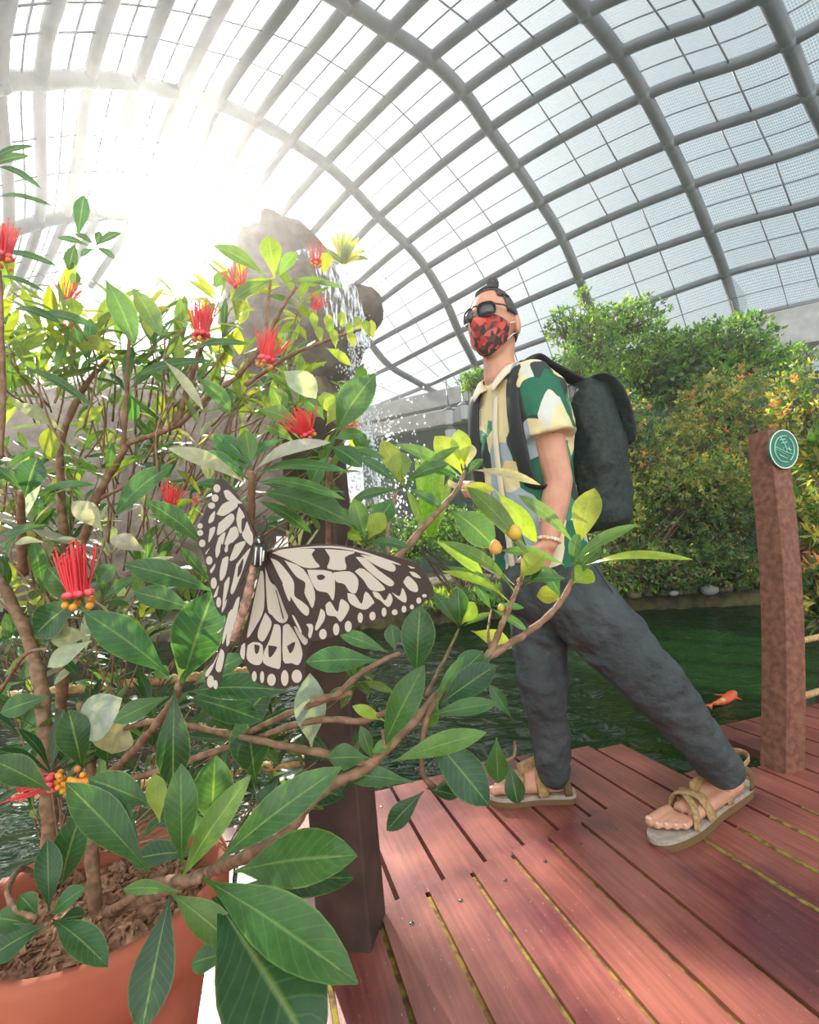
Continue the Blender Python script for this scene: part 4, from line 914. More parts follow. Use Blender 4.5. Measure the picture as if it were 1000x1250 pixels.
mb = MB(); loft(mb, [pring(U(724, 632, 1.66) + BD * .03, .09, .078), pring(U(722, 610, 1.66) + BD * .04, .11, .080), pring(U(718, 575, 1.66) + BD * .035, .11, .075), pring(U(712, 550, 1.66) + BD * .03, .10, .05)]); fo = mb.build('front_pocket', M_pack, bp_); remesh(fo, .009, 3, disp=(.06, .012))
mb = MB(); mb.grid([[U(698, 470, 1.66) + TL * x, U(716, 478, 1.66) + TL * x * 1.05, U(730, 510, 1.66) + TL * x * 1.05, U(740, 552, 1.66) + TL * x] for x in (-.13, -.07, 0, .07, .13)]); q_ = mb.build('flap', M_pack, bp_); m_ = q_.modifiers.new('t', 'SOLIDIFY'); m_.thickness = .012; m_ = q_.modifiers.new('s', 'SUBSURF'); m_.levels = 2; m_.render_levels = 2
for q, dd in ((1, 1.0), (-1, -1.0)):
    c2, a2, b2 = TC[2]; c3, a3, b3 = TC[3]; c4, a4, b4 = TC[4]
    pts = [U(702, 480, 1.66) + TL * .06 * q, c2 + TL * .095 * q - TF * .075 + TU * .075, c2 + TL * .098 * q + TU * .102, c2 + TL * .10 * q + TF * .085 + TU * .045, c2 + TL * .10 * q + TF * .112, c3 + TL * .105 * q + TF * .125, c4 + TL * .120 * q + TF * .102, c4 + TL * .145 * q + TF * .055 - TU * .03]
    mb = MB(); mb.tube(smooth_path(pts, 6), .031, 10, flat=.28, side=TL * 1.0); mb.build('shoulder_strap', M_blk, bp_)
mb = MB(); mb.tube(smooth_path([U(702, 470, 1.66) + TL * .02, U(706, 460, 1.66), U(712, 470, 1.66) - TL * .02], 5), .006, 6); mb.build('handle', M_blk, bp_)

# ------------------------------------------------------------------ foreground rhododendrons
M_leaf = leaf_mat('glossy_leaves', 0.24, 0.34, under=(0.28, 0.36, 0.22), undermix=0.4, vein=(0.30, 0.48, 0.14), veinmix=0.42)
M_twig = mat('twig_bark', (0.17, 0.095, 0.05), 0.75, noise=(70, (0.30, 0.18, 0.11)), bump=(150, 0.5, 0.0015))
M_fil = mat('red_filaments', (0.80, 0.035, 0.05), 0.5); M_fil.node_tree.nodes['Principled BSDF'].inputs['Subsurface Weight'].default_value = 0.2
M_pink = mat('pink_petals', (0.75, 0.06, 0.10), 0.55, noise=(60, (0.85, 0.15, 0.16))); M_anth = mat('orange_base', (0.75, 0.38, 0.04), 0.6, noise=(90, (0.60, 0.12, 0.03)))
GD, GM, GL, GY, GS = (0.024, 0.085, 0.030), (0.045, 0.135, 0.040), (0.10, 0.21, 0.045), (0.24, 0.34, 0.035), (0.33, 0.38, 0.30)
def leaf(mb, base, tip, w, col, rnd, bend=0.12, fold=0.18, face=0.75, droop=None, round_=0.5, twist=0.0):
    """obovate leathery leaf; w full width in metres"""
    v = tip - base; L_ = v.length
    if L_ < 1e-4: return
    d = v / L_; toward = (CAM - base).normalized(); up = Z
    n = toward * face + up * (1 - face); n = n - d * n.dot(d)
    if n.length < 1e-3: n = d.orthogonal()
    n.normalize(); s_ = d.cross(n).normalized()
    if twist: s_ = (s_ * math.cos(twist) + n * math.sin(twist)).normalized(); n = s_.cross(d).normalized()
    K = 10; rows = []; uv = []
    for k in range(K + 1):
        t = k / K; c = base + v * t + n * (bend * L_ * math.sin(PI * t)) 
        ww = w * 0.5 * (math.sin(PI * min(1.0, (max(t - 0.05, 0) / 0.95) ** 1.35)) ** 0.9) + w * 0.03 * (t < 0.98)
        if t >= 0.999: ww = w * 0.012
        for q in (-1, -.55, 0, .55, 1):
            rip = 0.03 * w * math.sin(t * 9 + q * 2) * abs(q)
            rows.append(c + s_ * (ww * q) + n * (abs(q) ** 1.5 * ww * fold + rip)); uv.append((0.5 + q * .5, t))
    fs = [(i * 5 + j, i * 5 + j + 1, (i + 1) * 5 + j + 1, (i + 1) * 5 + j) for i in range(K) for j in range(4)]
    mb.add(rows, fs, 0, uv, col)
def jc(c, rnd, a=.18):
    k = 1 + rnd.uniform(-a, a); return (c[0] * k * (1 + rnd.uniform(-.2, .2)), c[1] * k, c[2] * k * (1 + rnd.uniform(-.2, .2)))
def pl(mb, bx, by, tx, ty, wpx, d0, d1, col, rnd, **kw):
    leaf(mb, U(bx, by, d0), U(tx, ty, d1), wpx * (d0 + d1) / 2 / F * 1.0, jc(col, rnd), rnd, **kw)
def flower(parent, x, y, d, rad, up, rnd, nfil=34, spread=0.5, name='flower'):
    c = U(x, y, d); k = rad * d / F; up = Vector(up).normalized(); a = up.orthogonal().normalized(); b = up.cross(a)
    mb = MB()
    for i in range(int(nfil * 1.5)):
        an = rnd.uniform(0, 2 * PI); s_ = rnd.uniform(0, spread); dd = (up + (a * math.cos(an) + b * math.sin(an)) * s_).normalized(); L_ = k * rnd.uniform(.75, 1.25)
        side = (a * math.cos(an) + b * math.sin(an))
        pts = [c + side * k * .15, c + dd * L_ * .5 + side * k * .12, c + dd * L_ + side * k * .05]; mb.tube(smooth_path(pts, 3), [k * .020] * 6 + [k * .013], 5); mb.ball(pts[-1], k * .030, nu=5, nv=4)
    fl = mb.build(name, M_fil, parent)
    mb = MB()
    for i in range(7):
        an = 2 * PI * i / 7; mb.ball(c + (a * math.cos(an) + b * math.sin(an)) * k * .22 + up * k * .05, (k * .12, k * .07, k * .08), nu=8, nv=5)
    mb.build('petals', M_pink, fl)
    mb = MB()
    for i in range(5):
        an = 2 * PI * i / 5 + .3; mb.ball(c + (a * math.cos(an) + b * math.sin(an)) * k * .25 - up * k * rnd.uniform(.10, .25), k * .085, nu=7, nv=5)
    mb.build('flower_base', M_anth, fl)
    return fl

# ---- the potted shrub: pot, soil, trunks, the long branch
M_pot = mat('terracotta', (0.36, 0.085, 0.042), 0.8, noise=(7, (0.50, 0.17, 0.10), 0.35, 0.75), bump=(45, 0.35, 0.003))
M_mulch = mat('bark_mulch', (0.20, 0.10, 0.055), 0.95, noise=(60, (0.42, 0.24, 0.15)), bump=(50, 0.9, 0.01))
PC = U(126, 1082, 0.75); PC.z = 0.387; pot_r = 0.174
shrub = empty('potted_shrub', Vector((PC.x, PC.y, 0.0)), 'terracotta pot with a glossy dark green shrub, one long branch reaching past the person', 'potted shrub')
zt = PC.z; pot = MB(); base = Vector((PC.x, PC.y, 0))
pot.lathe(base, [(0.001, 0.012), (pot_r * .60, 0.012), (pot_r * .62, 0.02), (pot_r * .85, zt * .62), (pot_r * .91, zt * .72), (pot_r * .945, zt - .10), (pot_r * 1.03, zt - .085), (pot_r * 1.06, zt - .06), (pot_r * 1.07, zt - .012), (pot_r * 1.05, zt), (pot_r * .99, zt + .002), (pot_r * .955, zt - .008), (pot_r * .93, zt - .04), (pot_r * .90, zt - .10)], 56)
pot.build('pot', M_pot, shrub)
sm = MB(); rnd = random.Random(77); rows = []
for i in range(10):
    r_ = pot_r * .925 * i / 9 + .0005; rows.append([base + Vector((r_ * math.cos(2 * PI * k / 40), r_ * math.sin(2 * PI * k / 40), zt - .045 + rnd.uniform(-.004, .004) + .006 * math.cos(i / 9 * 1.5))) for k in range(40)])
sm.grid(rows, closed=True)
for i in range(420):                                   # chips
    a, r_ = rnd.uniform(0, 2 * PI), pot_r * .88 * math.sqrt(rnd.random()); p = base + Vector((r_ * math.cos(a), r_ * math.sin(a), zt - .038)); f_ = rdir(rnd, 0).normalized(); f_.z *= .4; f_.normalize(); s_ = f_.orthogonal().normalized(); g_ = f_.cross(s_)
    sm.box(p, (rnd.uniform(.008, .022), rnd.uniform(.004, .008), .0022), ax=(f_, s_, g_))
sm.build('soil', M_mulch, shrub, smooth=False, kind='stuff')
rnd = random.Random(101)
def limb(parent, pts, rads, name='branch', knots=True):
    P_ = smooth_path([U(*p) for p in pts], 6); n = len(P_); rr = []
    for i in range(n):
        u = i / (n - 1) * (len(rads) - 1); j = min(int(u), len(rads) - 2); rr.append(lerp(rads[j], rads[j + 1], u - j) * (1 + (.14 * math.sin(i * 2.1) if knots else 0)))
    P_ = [p + Vector((rnd.uniform(-1, 1), rnd.uniform(-1, 1), rnd.uniform(-1, 1))) * rr[i] * .12 for i, p in enumerate(P_)]
    mb = MB(); mb.tube(P_, rr, 9); return mb.build(name, M_twig, parent)
k_ = 1 / F
limb(shrub, [(118, 1125, .75), (113, 1060, .75), (112, 1000, .75), (110, 930, .74), (98, 860, .80)], [.0105, .010, .009, .008, .007], 'trunk')
limb(shrub, [(62, 1075, .79), (60, 1000, .78), (56, 900, .78), (48, 830, .80), (30, 770, .86), (0, 705, .9)], [.0125, .012, .012, .011, .010, .008], 'trunk')
limb(shrub, [(140, 1110, .72), (185, 1080, .54), (225, 1075, .44), (245, 1072, .42)], [.006, .005, .005, .004])
limb(shrub, [(128, 1115, .74), (230, 1075, .62), (300, 1045, .52), (345, 1022, .51), (375, 985, .52), (410, 955, .53), (450, 935, .54), (500, 885, .56), (555, 830, .60), (605, 797, .64), (650, 768, .68), (682, 738, .70), (697, 712, .71), (702, 695, .71)], [.0075, .0072, .007, .0066, .0062, .006, .0058, .0056, .0055, .005, .0046, .004, .003])
limb(shrub, [(592, 806, .63), (602, 790, .64), (612, 765, .64), (625, 735, .65), (634, 712, .65)], [.006, .005, .004, .0035, .003])
limb(shrub, [(636, 710, .65), (640, 690, .65), (636, 675, .65)], [.002, .0016, .0014])
limb(shrub, [(450, 935, .54), (420, 925, .55), (370, 915, .57), (320, 905, .6), (250, 890, .63), (190, 880, .66), (120, 900, .70)], [.005, .005, .0048, .0045, .004, .004, .004])
limb(shrub, [(90, 980, .70), (150, 930, .66), (190, 885, .60), (215, 850, .56), (218, 835, .55)], [.006, .0055, .005, .0045, .004])
limb(shrub, [(112, 960, .70), (180, 945, .66), (300, 905, .62), (380, 880, .58), (440, 880, .56), (470, 870, .56), (505, 862, .57)], [.005, .0045, .004, .004, .004, .0035, .003])
limb(shrub, [(60, 1090, .74), (30, 1060, .66), (10, 1085, .55), (20, 1110, .5), (45, 1120, .48)], [.004, .004, .003, .003, .0025])
limb(shrub, [(380, 855, .56), (410, 848, .56), (440, 822, .56), (470, 805, .56), (490, 797, .56)], [.004, .0038, .0035, .003, .0028])
limb(shrub, [(455, 930, .54), (470, 915, .54), (468, 890, .54)], [.004, .0035, .003])
limb(shrub, [(300, 895, .62), (380, 860, .58), (430, 845, .57)], [.004, .004, .0035])
limb(shrub, [(530, 965, .56), (560, 945, .58), (590, 932, .62), (625, 925, .64), (628, 905, .64)], [.003, .0026, .0024, .002, .002])
limb(shrub, [(540, 845, .58), (520, 880, .56), (515, 940, .55), (530, 960, .56)], [.004, .0035, .003, .003])
KL = MB(); a = KL
# whorl at the bottom, nearest the lens
for t in ((248, 1072, 437, 1200, 62, .42, .35, GM), (262, 1055, 417, 936, 44, .43, .43, GM), (222, 1058, 221, 932, 36, .43, .44, GM), (258, 1012, 263, 922, 44, .48, .48, GM), (220, 1075, 306, 946, 32, .42, .42, GL),
          (182, 1064, 80, 955, 42, .43, .42, GM), (176, 1060, 112, 955, 34, .43, .44, GD), (208, 1092, 172, 1262, 46, .42, .37, GD), (208, 1090, 292, 1158, 34, .42, .39, GL), (285, 1064, 436, 1044, 60, .45, .42, GM), (300, 1080, 432, 1072, 40, .47, .45, GD),
          (262, 1095, 392, 1300, 112, .42, .33, GD), (292, 1162, 233, 1176, 28, .42, .43, GM), (195, 1004, 188, 944, 22, .48, .5, GY), (190, 985, 108, 950, 34, .50, .5, GM), (245, 1040, 160, 1050, 30, .47, .5, GD), (232, 1020, 250, 1000, 26, .5, .5, GL),
          (222, 1088, 150, 1085, 16, .43, .45, GL), (185, 1010, 290, 985, 30, .55, .55, GD), (200, 980, 275, 965, 30, .56, .56, GM)):
    pl(a, *t, rnd, bend=.06, face=.7)
for t in ((64, 1122, 132, 1180, 32, .5, .46, GM), (55, 1130, -12, 1168, 36, .5, .48, GD), (62, 1118, 104, 1084, 24, .5, .5, GM), (46, 1118, 24, 1092, 20, .5, .5, GM), (60, 1112, 58, 1024, 27, .52, .54, GD), (74, 1085, 100, 990, 36, .56, .56, GD), (70, 1125, 104, 1118, 20, .5, .5, GD), (40, 1130, -10, 1120, 30, .5, .5, GM)):
    pl(a, *t, rnd, bend=.08, face=.6)
for t in ((206, 824, 102, 746, 42, .55, .50, GM), (222, 835, 262, 720, 58, .56, .55, GM), (213, 842, 211, 962, 36, .55, .53, GD), (228, 845, 350, 843, 34, .56, .50, GD), (206, 850, 138, 882, 24, .55, .52, GM), (262, 722, 150, 688, 30, .62, .58, GM), (238, 745, 163, 722, 28, .6, .58, GM), (236, 836, 300, 800, 26, .56, .56, GM), (218, 830, 232, 775, 22, .55, .57, GY), (208, 830, 190, 815, 16, .55, .55, GL), (225, 850, 320, 880, 34, .58, .56, GD),
          (106, 750, 58, 692, 32, .62, .62, GM), (100, 728, 42, 776, 40, .66, .66, GD), (112, 782, 58, 814, 22, .66, .64, GS), (110, 775, 62, 782, 24, .68, .66, GS), (100, 755, 38, 750, 10, .68, .66, GS), (96, 905, 148, 852, 50, .66, .64, GS), (150, 870, 135, 920, 42, .68, .68, GS),
          (312, 955, 300, 868, 46, .62, .62, GD), (380, 912, 378, 822, 36, .60, .58, GS), (62, 965, -12, 926, 32, .58, .56, GM), (100, 938, 84, 866, 38, .64, .64, GD), (140, 880, 130, 930, 26, .7, .7, GD), (345, 960, 420, 972, 34, .60, .58, GD), (340, 950, 330, 990, 40, .62, .6, GD), (60, 850, 0, 870, 26, .62, .6, GM), (280, 900, 330, 840, 40, .66, .66, GD)):
    pl(a, *t, rnd, bend=.07, face=.72)
# whorls around the fork below the person's hand
for t in ((508, 826, 513, 738, 40, .56, .56, GD), (466, 916, 518, 812, 36, .54, .53, GM), (530, 858, 567, 800, 13, .56, .56, GL), (534, 862, 606, 812, 34, .57, .58, GD), (522, 874, 608, 858, 20, .56, .56, GM), (478, 930, 594, 894, 26, .54, .53, GL), (518, 888, 597, 984, 46, .56, .54, GD), (505, 955, 414, 944, 24, .55, .54, GM), (520, 962, 560, 972, 16, .56, .56, GD), (517, 966, 472, 1014, 24, .55, .54, GD), (606, 900, 608, 956, 26, .62, .62, GM), (622, 932, 632, 982, 24, .64, .63, GD), (624, 876, 597, 836, 16, .62, .62, GM),
          (462, 806, 372, 808, 30, .55, .52, GM), (474, 796, 412, 772, 18, .56, .55, GM), (482, 795, 478, 762, 20, .56, .57, GM), (490, 800, 530, 770, 16, .56, .57, GM), (455, 928, 440, 886, 16, .54, .54, GM), (450, 925, 400, 925, 28, .54, .53, GM), (535, 850, 520, 888, 22, .57, .57, GL), (548, 838, 590, 795, 30, .58, .6, GD), (452, 920, 478, 905, 14, .54, .54, GL), (600, 800, 560, 850, 30, .6, .6, GD), (470, 880, 430, 862, 14, .56, .55, GY)):
    pl(a, *t, rnd, bend=.06, face=.75)
for t in ((706, 668, 726, 596, 32, .70, .71, GY), (702, 665, 632, 604, 17, .70, .71, GL), (696, 690, 778, 640, 16, .70, .66, GL), (715, 690, 846, 683, 12, .70, .60, GY), (700, 712, 724, 698, 30, .70, .70, GY), (690, 690, 612, 672, 15, .70, .70, GL), (686, 730, 655, 728, 24, .70, .70, GY), (684, 730, 657, 690, 20, .70, .68, GD), (692, 715, 735, 668, 18, .71, .72, GL), (698, 690, 706, 650, 14, .70, .70, GM),
          (634, 706, 665, 677, 28, .65, .64, GY), (628, 722, 538, 660, 18, .65, .60, GL), (622, 735, 538, 697, 12, .64, .60, GY), (632, 712, 690, 706, 14, .65, .64, GM), (636, 718, 662, 690, 14, .65, .65, GD), (652, 688, 570, 594, 24, .66, .72, GL), (628, 714, 585, 690, 8, .65, .65, GS)):
    pl(a, *t, rnd, bend=.12, face=.6)
for t in ((562, 764, 559, 716, 22, .75, .75, GM), (564, 762, 579, 735, 24, .75, .75, GY), (560, 765, 528, 722, 14, .75, .75, GM), (566, 764, 600, 748, 8, .75, .75, GL), (598, 742, 644, 770, 10, .76, .76, GM), (600, 740, 640, 742, 9, .76, .76, GM), (600, 744, 580, 712, 12, .76, .76, GM), (600, 735, 610, 712, 10, .76, .76, GM), (575, 770, 625, 790, 22, .76, .76, GY)):
    pl(a, *t, rnd, bend=.08, face=.7)
limb(shrub, [(600, 800, .66), (596, 770, .70), (600, 745, .76)], [.003, .002, .0016]); limb(shrub, [(520, 850, .6), (545, 800, .68), (560, 768, .75)], [.003, .0025, .0018])
def fill(mb, n, region, seed, cols, dr, lr=(.055, .10), wf=.23, tw=None, root=None, per=(5, 8), upb=.15):
    """leaf whorls on twigs, scattered through the crown"""
    r_ = random.Random(seed)
    for i in range(n):
        for _ in range(30):
            x = r_.uniform(region[0], region[2]); y = r_.uniform(region[1], region[3])
            if region[4](x, y): break
        d = r_.uniform(*dr); c = U(x, y, d)
        if c.z < .05: continue
        ax_ = rdir(r_, .8); q = ax_.orthogonal().normalized(); w_ = ax_.cross(q); L_ = r_.uniform(*lr); col = r_.choice(cols)
        for j in range(r_.randint(*per)):
            an = j * 2.4 + r_.uniform(-.3, .3); dd = (q * math.cos(an) + w_ * math.sin(an)) + ax_ * r_.uniform(.1, .8); dd.normalize(); leaf(mb, c + ax_ * r_.uniform(-.01, .01), c + dd * L_ * r_.uniform(.7, 1.15), L_ * wf * r_.uniform(.8, 1.2), jc(col, r_, .3), r_, bend=r_.uniform(-.05, .12), face=r_.uniform(0, .5))
        if tw is not None:
            b_ = U(*root(x, y, r_), d * r_.uniform(.98, 1.1)); b_.z = max(b_.z, .2); tw.tube(smooth_path([c, lerp(c, b_, .35) - ax_ * .03, b_], 4), [.0011, .0012, .0013, .0014, .0015, .0016, .0017, .0018, .0020], 5)
tw = MB()
fill(KL, 26, (0, 830, 460, 1000, lambda x, y: True), 5, [GD, GM, GD, GL], (.68, .95), tw=tw, root=lambda x, y, r_: (r_.uniform(60, 140), 1040))
KL.build('foliage', M_leaf, shrub); tw.build('twig', M_twig, shrub, kind='stuff')
rf = random.Random(9)
f10 = flower(shrub, 66, 955, .60, 40, (-.75, -.2, -.1), rf, 12, .8)
mb = MB()
for i in range(26): mb.ball(U(90 + rf.gauss(0, 13), 955 + rf.gauss(0, 9), .60), .0042, nu=7, nv=5)
mb.build('flower_base', M_anth, f10)
M_fruit = mat('green_yellow_capsule', (0.50, 0.48, 0.06), 0.45, noise=(40, (0.62, 0.40, 0.06))); M_fr2 = mat('orange_capsule', (0.65, 0.28, 0.05), 0.5, noise=(40, (0.75, 0.42, 0.12)))
for (x, y, r_, m, lb) in ((629, 650, 9.5, M_fruit, 'green yellow seed capsule'), (605, 668, 9, M_fr2, 'orange brown seed capsule'), (612, 742, 5, M_fruit, None)):
    mb = MB(); c = U(x, y, .655); mb.lathe(c - Vector((0, 0, r_ * .655 / F)), [(0.0005, 0), (r_ * .7 * .655 / F, r_ * .2 * .655 / F), (r_ * .95 * .655 / F, r_ * .9 * .655 / F), (r_ * .6 * .655 / F, r_ * 1.7 * .655 / F), (r_ * .25 * .655 / F, r_ * 2.0 * .655 / F), (.0005, r_ * 2.1 * .655 / F)], 12)
    o = mb.build('seed_capsule', m, shrub); 
    if lb: o['label'] = lb

# ---- the tall flowering shrub behind, left
base2 = Vector((U(90, 900, .95).x, .95, 0.0))
sh2 = empty('flowering_shrub', base2, 'tall flowering shrub with red brush blossoms filling the left side behind the butterfly', 'shrub')
K2 = MB(); a = K2
for t in ((308, 577, 403, 540, 22, .56, .50, GS), (308, 580, 424, 575, 17, .56, .50, GM), (308, 590, 422, 610, 15, .56, .50, GM), (312, 600, 432, 640, 36, .58, .54, GM), (320, 590, 420, 625, 30, .58, .58, GD), (300, 590, 204, 547, 22, .56, .5, GS), (303, 585, 240, 553, 24, .56, .54, GM), (302, 575, 262, 530, 26, .57, .57, GM), (308, 570, 272, 535, 24, .57, .57, GM), (306, 572, 300, 525, 22, .57, .58, GL), (298, 600, 240, 590, 14, .56, .55, GM), (300, 610, 270, 640, 20, .57, .56, GD), (312, 610, 380, 650, 16, .58, .56, GM),
          (409, 532, 458, 457, 42, .58, .56, GM), (366, 520, 322, 500, 22, .60, .60, GL), (396, 512, 374, 488, 20, .6, .6, GL), (404, 508, 396, 478, 20, .6, .6, GY), (406, 536, 444, 530, 18, .6, .6, GL), (404, 545, 442, 570, 26, .6, .58, GM), (360, 540, 325, 520, 16, .6, .6, GL), (398, 520, 420, 490, 18, .6, .6, GY), (350, 535, 300, 560, 14, .6, .6, GM), (400, 556, 380, 590, 22, .6, .6, GM), (412, 548, 470, 560, 12, .6, .6, GM),
          (445, 658, 432, 608, 22, .62, .62, GL), (450, 658, 469, 626, 26, .62, .62, GY), (454, 652, 479, 612, 28, .63, .64, GM), (442, 660, 424, 650, 16, .62, .62, GY), (448, 662, 500, 668, 14, .62, .60, GM), (446, 655, 410, 620, 18, .62, .62, GM),
          (492, 592, 466, 537, 24, .80, .80, GY), (490, 592, 485, 550, 28, .80, .80, GL), (495, 588, 548, 566, 18, .80, .78, GM), (486, 592, 438, 558, 14, .80, .78, GM), (488, 600, 560, 545, 14, .82, .82, GL), (490, 598, 430, 610, 14, .80, .78, GM), (496, 596, 540, 620, 14, .8, .8, GM),
          (564, 578, 531, 532, 28, .84, .84, GY), (566, 572, 560, 524, 24, .84, .84, GY), (570, 570, 571, 540, 22, .84, .84, GS), (562, 582, 482, 542, 16, .84, .80, GL), (558, 590, 548, 594, 14, .83, .82, GS), (574, 574, 660, 592, 12, .84, .78, GS), (558, 597, 604, 598, 14, .83, .83, GY), (604, 598, 655, 662, 22, .83, .82, GY), (549, 621, 603, 668, 40, .80, .78, GM), (527, 658, 590, 702, 18, .78, .78, GY), (540, 690, 606, 722, 18, .78, .78, GM), (570, 580, 590, 560, 12, .84, .84, GM), (560, 585, 520, 570, 12, .84, .84, GM),
          (137, 636, 211, 567, 30, .68, .66, GM), (250, 668, 177, 611, 26, .56, .52, GM), (125, 648, 88, 612, 26, .68, .66, GS), (178, 674, 134, 657, 22, .66, .64, GS), (30, 608, 46, 558, 30, .70, .70, GD), (38, 612, 116, 592, 14, .70, .66, GM), (62, 565, 60, 522, 20, .74, .74, GY), (92, 526, 126, 496, 14, .74, .74, GY), (78, 528, 14, 492, 18, .72, .66, GS), (55, 662, 18, 663, 12, .7, .7, GS), (62, 664, 100, 662, 7, .7, .66, GS), (150, 700, 212, 680, 8, .66, .66, GS), (60, 640, 5, 655, 12, .72, .7, GM), (28, 600, -5, 570, 14, .7, .7, GM), (118, 715, 140, 690, 24, .68, .68, GM), (128, 730, 165, 705, 14, .66, .66, GM),
          (-14, 205, 42, 178, 9, .62, .60, GD), (-14, 206, 36, 190, 11, .62, .62, GD), (-10, 205, 50, 230, 12, .62, .60, GD), (-14, 246, 66, 252, 9, .62, .60, GD), (-12, 314, 70, 325, 12, .62, .60, GD), (-12, 340, 56, 357, 8, .62, .60, GD), (95, 292, 103, 238, 16, .72, .72, GD), (92, 296, 84, 330, 14, .72, .72, GD), (93, 358, 92, 330, 10, .74, .74, GD), (118, 300, 148, 284, 10, .74, .74, GD), (116, 300, 92, 285, 9, .74, .74, GD), (118, 302, 140, 316, 9, .74, .74, GD), (116, 304, 98, 312, 8, .74, .74, GD), (118, 302, 122, 282, 8, .74, .74, GD), (112, 302, 70, 290, 9, .74, .72, GD),
          (335, 340, 328, 288, 24, .70, .70, GY), (332, 342, 282, 368, 16, .70, .68, GL), (340, 338, 362, 308, 16, .70, .70, GL), (325, 338, 262, 300, 20, .70, .66, GL), (345, 345, 420, 352, 9, .70, .68, GL), (395, 336, 400, 308, 16, .70, .70, GY), (385, 335, 378, 350, 16, .72, .72, GL), (397, 424, 428, 446, 12, .66, .66, GY), (280, 330, 262, 350, 14, .72, .72, GL), (345, 452, 386, 486, 32, .64, .62, GS), (330, 470, 345, 500, 24, .66, .66, GL), (240, 460, 282, 500, 20, .66, .66, GL), (200, 440, 248, 500, 12, .62, .60, GS), (128, 340, 165, 420, 28, .62, .60, GL), (160, 350, 196, 410, 24, .64, .62, GL), (228, 432, 305, 420, 12, .66, .62, GM), (150, 470, 260, 440, 14, .68, .66, GM), (20, 450, 115, 498, 12, .62, .58, GM), (10, 378, 75, 395, 14, .64, .62, GM), (30, 388, 120, 400, 16, .66, .64, GM), (140, 430, 95, 420, 26, .7, .7, GY)):
    pl(a, *t, rnd, bend=.10, face=.62)
for x, y in ((404, 408), (418, 396), (428, 412), (440, 400), (450, 405), (392, 414), (410, 420), (432, 420), (385, 400), (455, 410), (398, 396)):
    pl(a, x, y + 6, x + rnd.uniform(-6, 6), y - rnd.uniform(12, 22), 10, .68, .68, GY, rnd)
def top2(x, y):
    yy = 350 if x < 60 else 345 if x < 250 else 330 if x < 330 else 345 if x < 400 else 420 + (x - 400) * 1.6
    return y > yy and rnd.random() < (0.55 + (y - yy) / 300)
tw2 = MB()
rootf = lambda x, y, r_: (lerp(x, 130, .35) + r_.uniform(-30, 30), y + r_.uniform(60, 150))
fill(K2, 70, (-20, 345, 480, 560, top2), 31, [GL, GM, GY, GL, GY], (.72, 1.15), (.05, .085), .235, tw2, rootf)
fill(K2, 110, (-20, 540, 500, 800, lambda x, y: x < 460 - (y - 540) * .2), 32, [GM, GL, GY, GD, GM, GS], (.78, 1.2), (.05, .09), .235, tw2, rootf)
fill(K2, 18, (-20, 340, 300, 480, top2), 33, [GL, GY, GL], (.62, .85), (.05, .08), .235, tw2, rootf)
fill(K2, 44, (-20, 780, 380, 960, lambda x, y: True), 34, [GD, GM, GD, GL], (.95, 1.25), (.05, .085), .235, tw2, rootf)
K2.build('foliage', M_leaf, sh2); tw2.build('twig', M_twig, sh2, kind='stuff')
limb(sh2, [(60, 1000, 1.0), (75, 850, .92), (80, 700, .84), (76, 620, .80), (75, 540, .78), (100, 478, .76), (130, 440, .74)], [.011, .010, .008, .0065, .0055, .0045, .0035], 'trunk')
limb(sh2, [(82, 720, .84), (116, 615, .78), (150, 552, .74), (155, 542, .74), (215, 520, .72), (250, 488, .70), (290, 460, .70)], [.007, .006, .005, .0042, .0038, .0034, .003])
limb(sh2, [(150, 550, .74), (155, 480, .72), (158, 400, .70)], [.004, .003, .002]); limb(sh2, [(215, 520, .72), (240, 440, .70), (248, 420, .68)], [.005, .004, .003])
limb(sh2, [(290, 460, .70), (320, 420, .70), (345, 375, .70), (362, 350, .7)], [.004, .004, .003, .0025]); limb(sh2, [(300, 470, .7), (350, 436, .68), (400, 415, .68), (440, 402, .68)], [.0035, .003, .0025, .002])
limb(sh2, [(330, 342, .70), (325, 400, .7), (318, 445, .7)], [.0022, .0025, .003]); limb(sh2, [(304, 720, .66), (306, 660, .60), (307, 600, .57), (306, 575, .56)], [.005, .005, .0045, .004])
limb(sh2, [(300, 760, .7), (380, 740, .68), (450, 720, .68), (478, 690, .70), (520, 640, .76), (555, 602, .82), (568, 575, .84)], [.006, .006, .006, .006, .0055, .0045, .003])
limb(sh2, [(476, 700, .72), (474, 640, .76), (485, 598, .80)], [.0035, .003, .003]); limb(sh2, [(404, 560, .62), (400, 600, .64), (402, 680, .68)], [.003, .0035, .004])
limb(sh2, [(120, 610, .78), (180, 580, .72), (215, 560, .70)], [.003, .0026, .002]); limb(sh2, [(28, 700, .8), (26, 640, .74), (25, 600, .7)], [.008, .006, .004]); limb(sh2, [(0, 845, .8), (30, 800, .72), (58, 792, .70)], [.003, .003, .002])
limb(sh2, [(0, 560, .6), (4, 480, .6), (2, 400, .6), (0, 330, .6)], [.003, .003, .0025, .002])
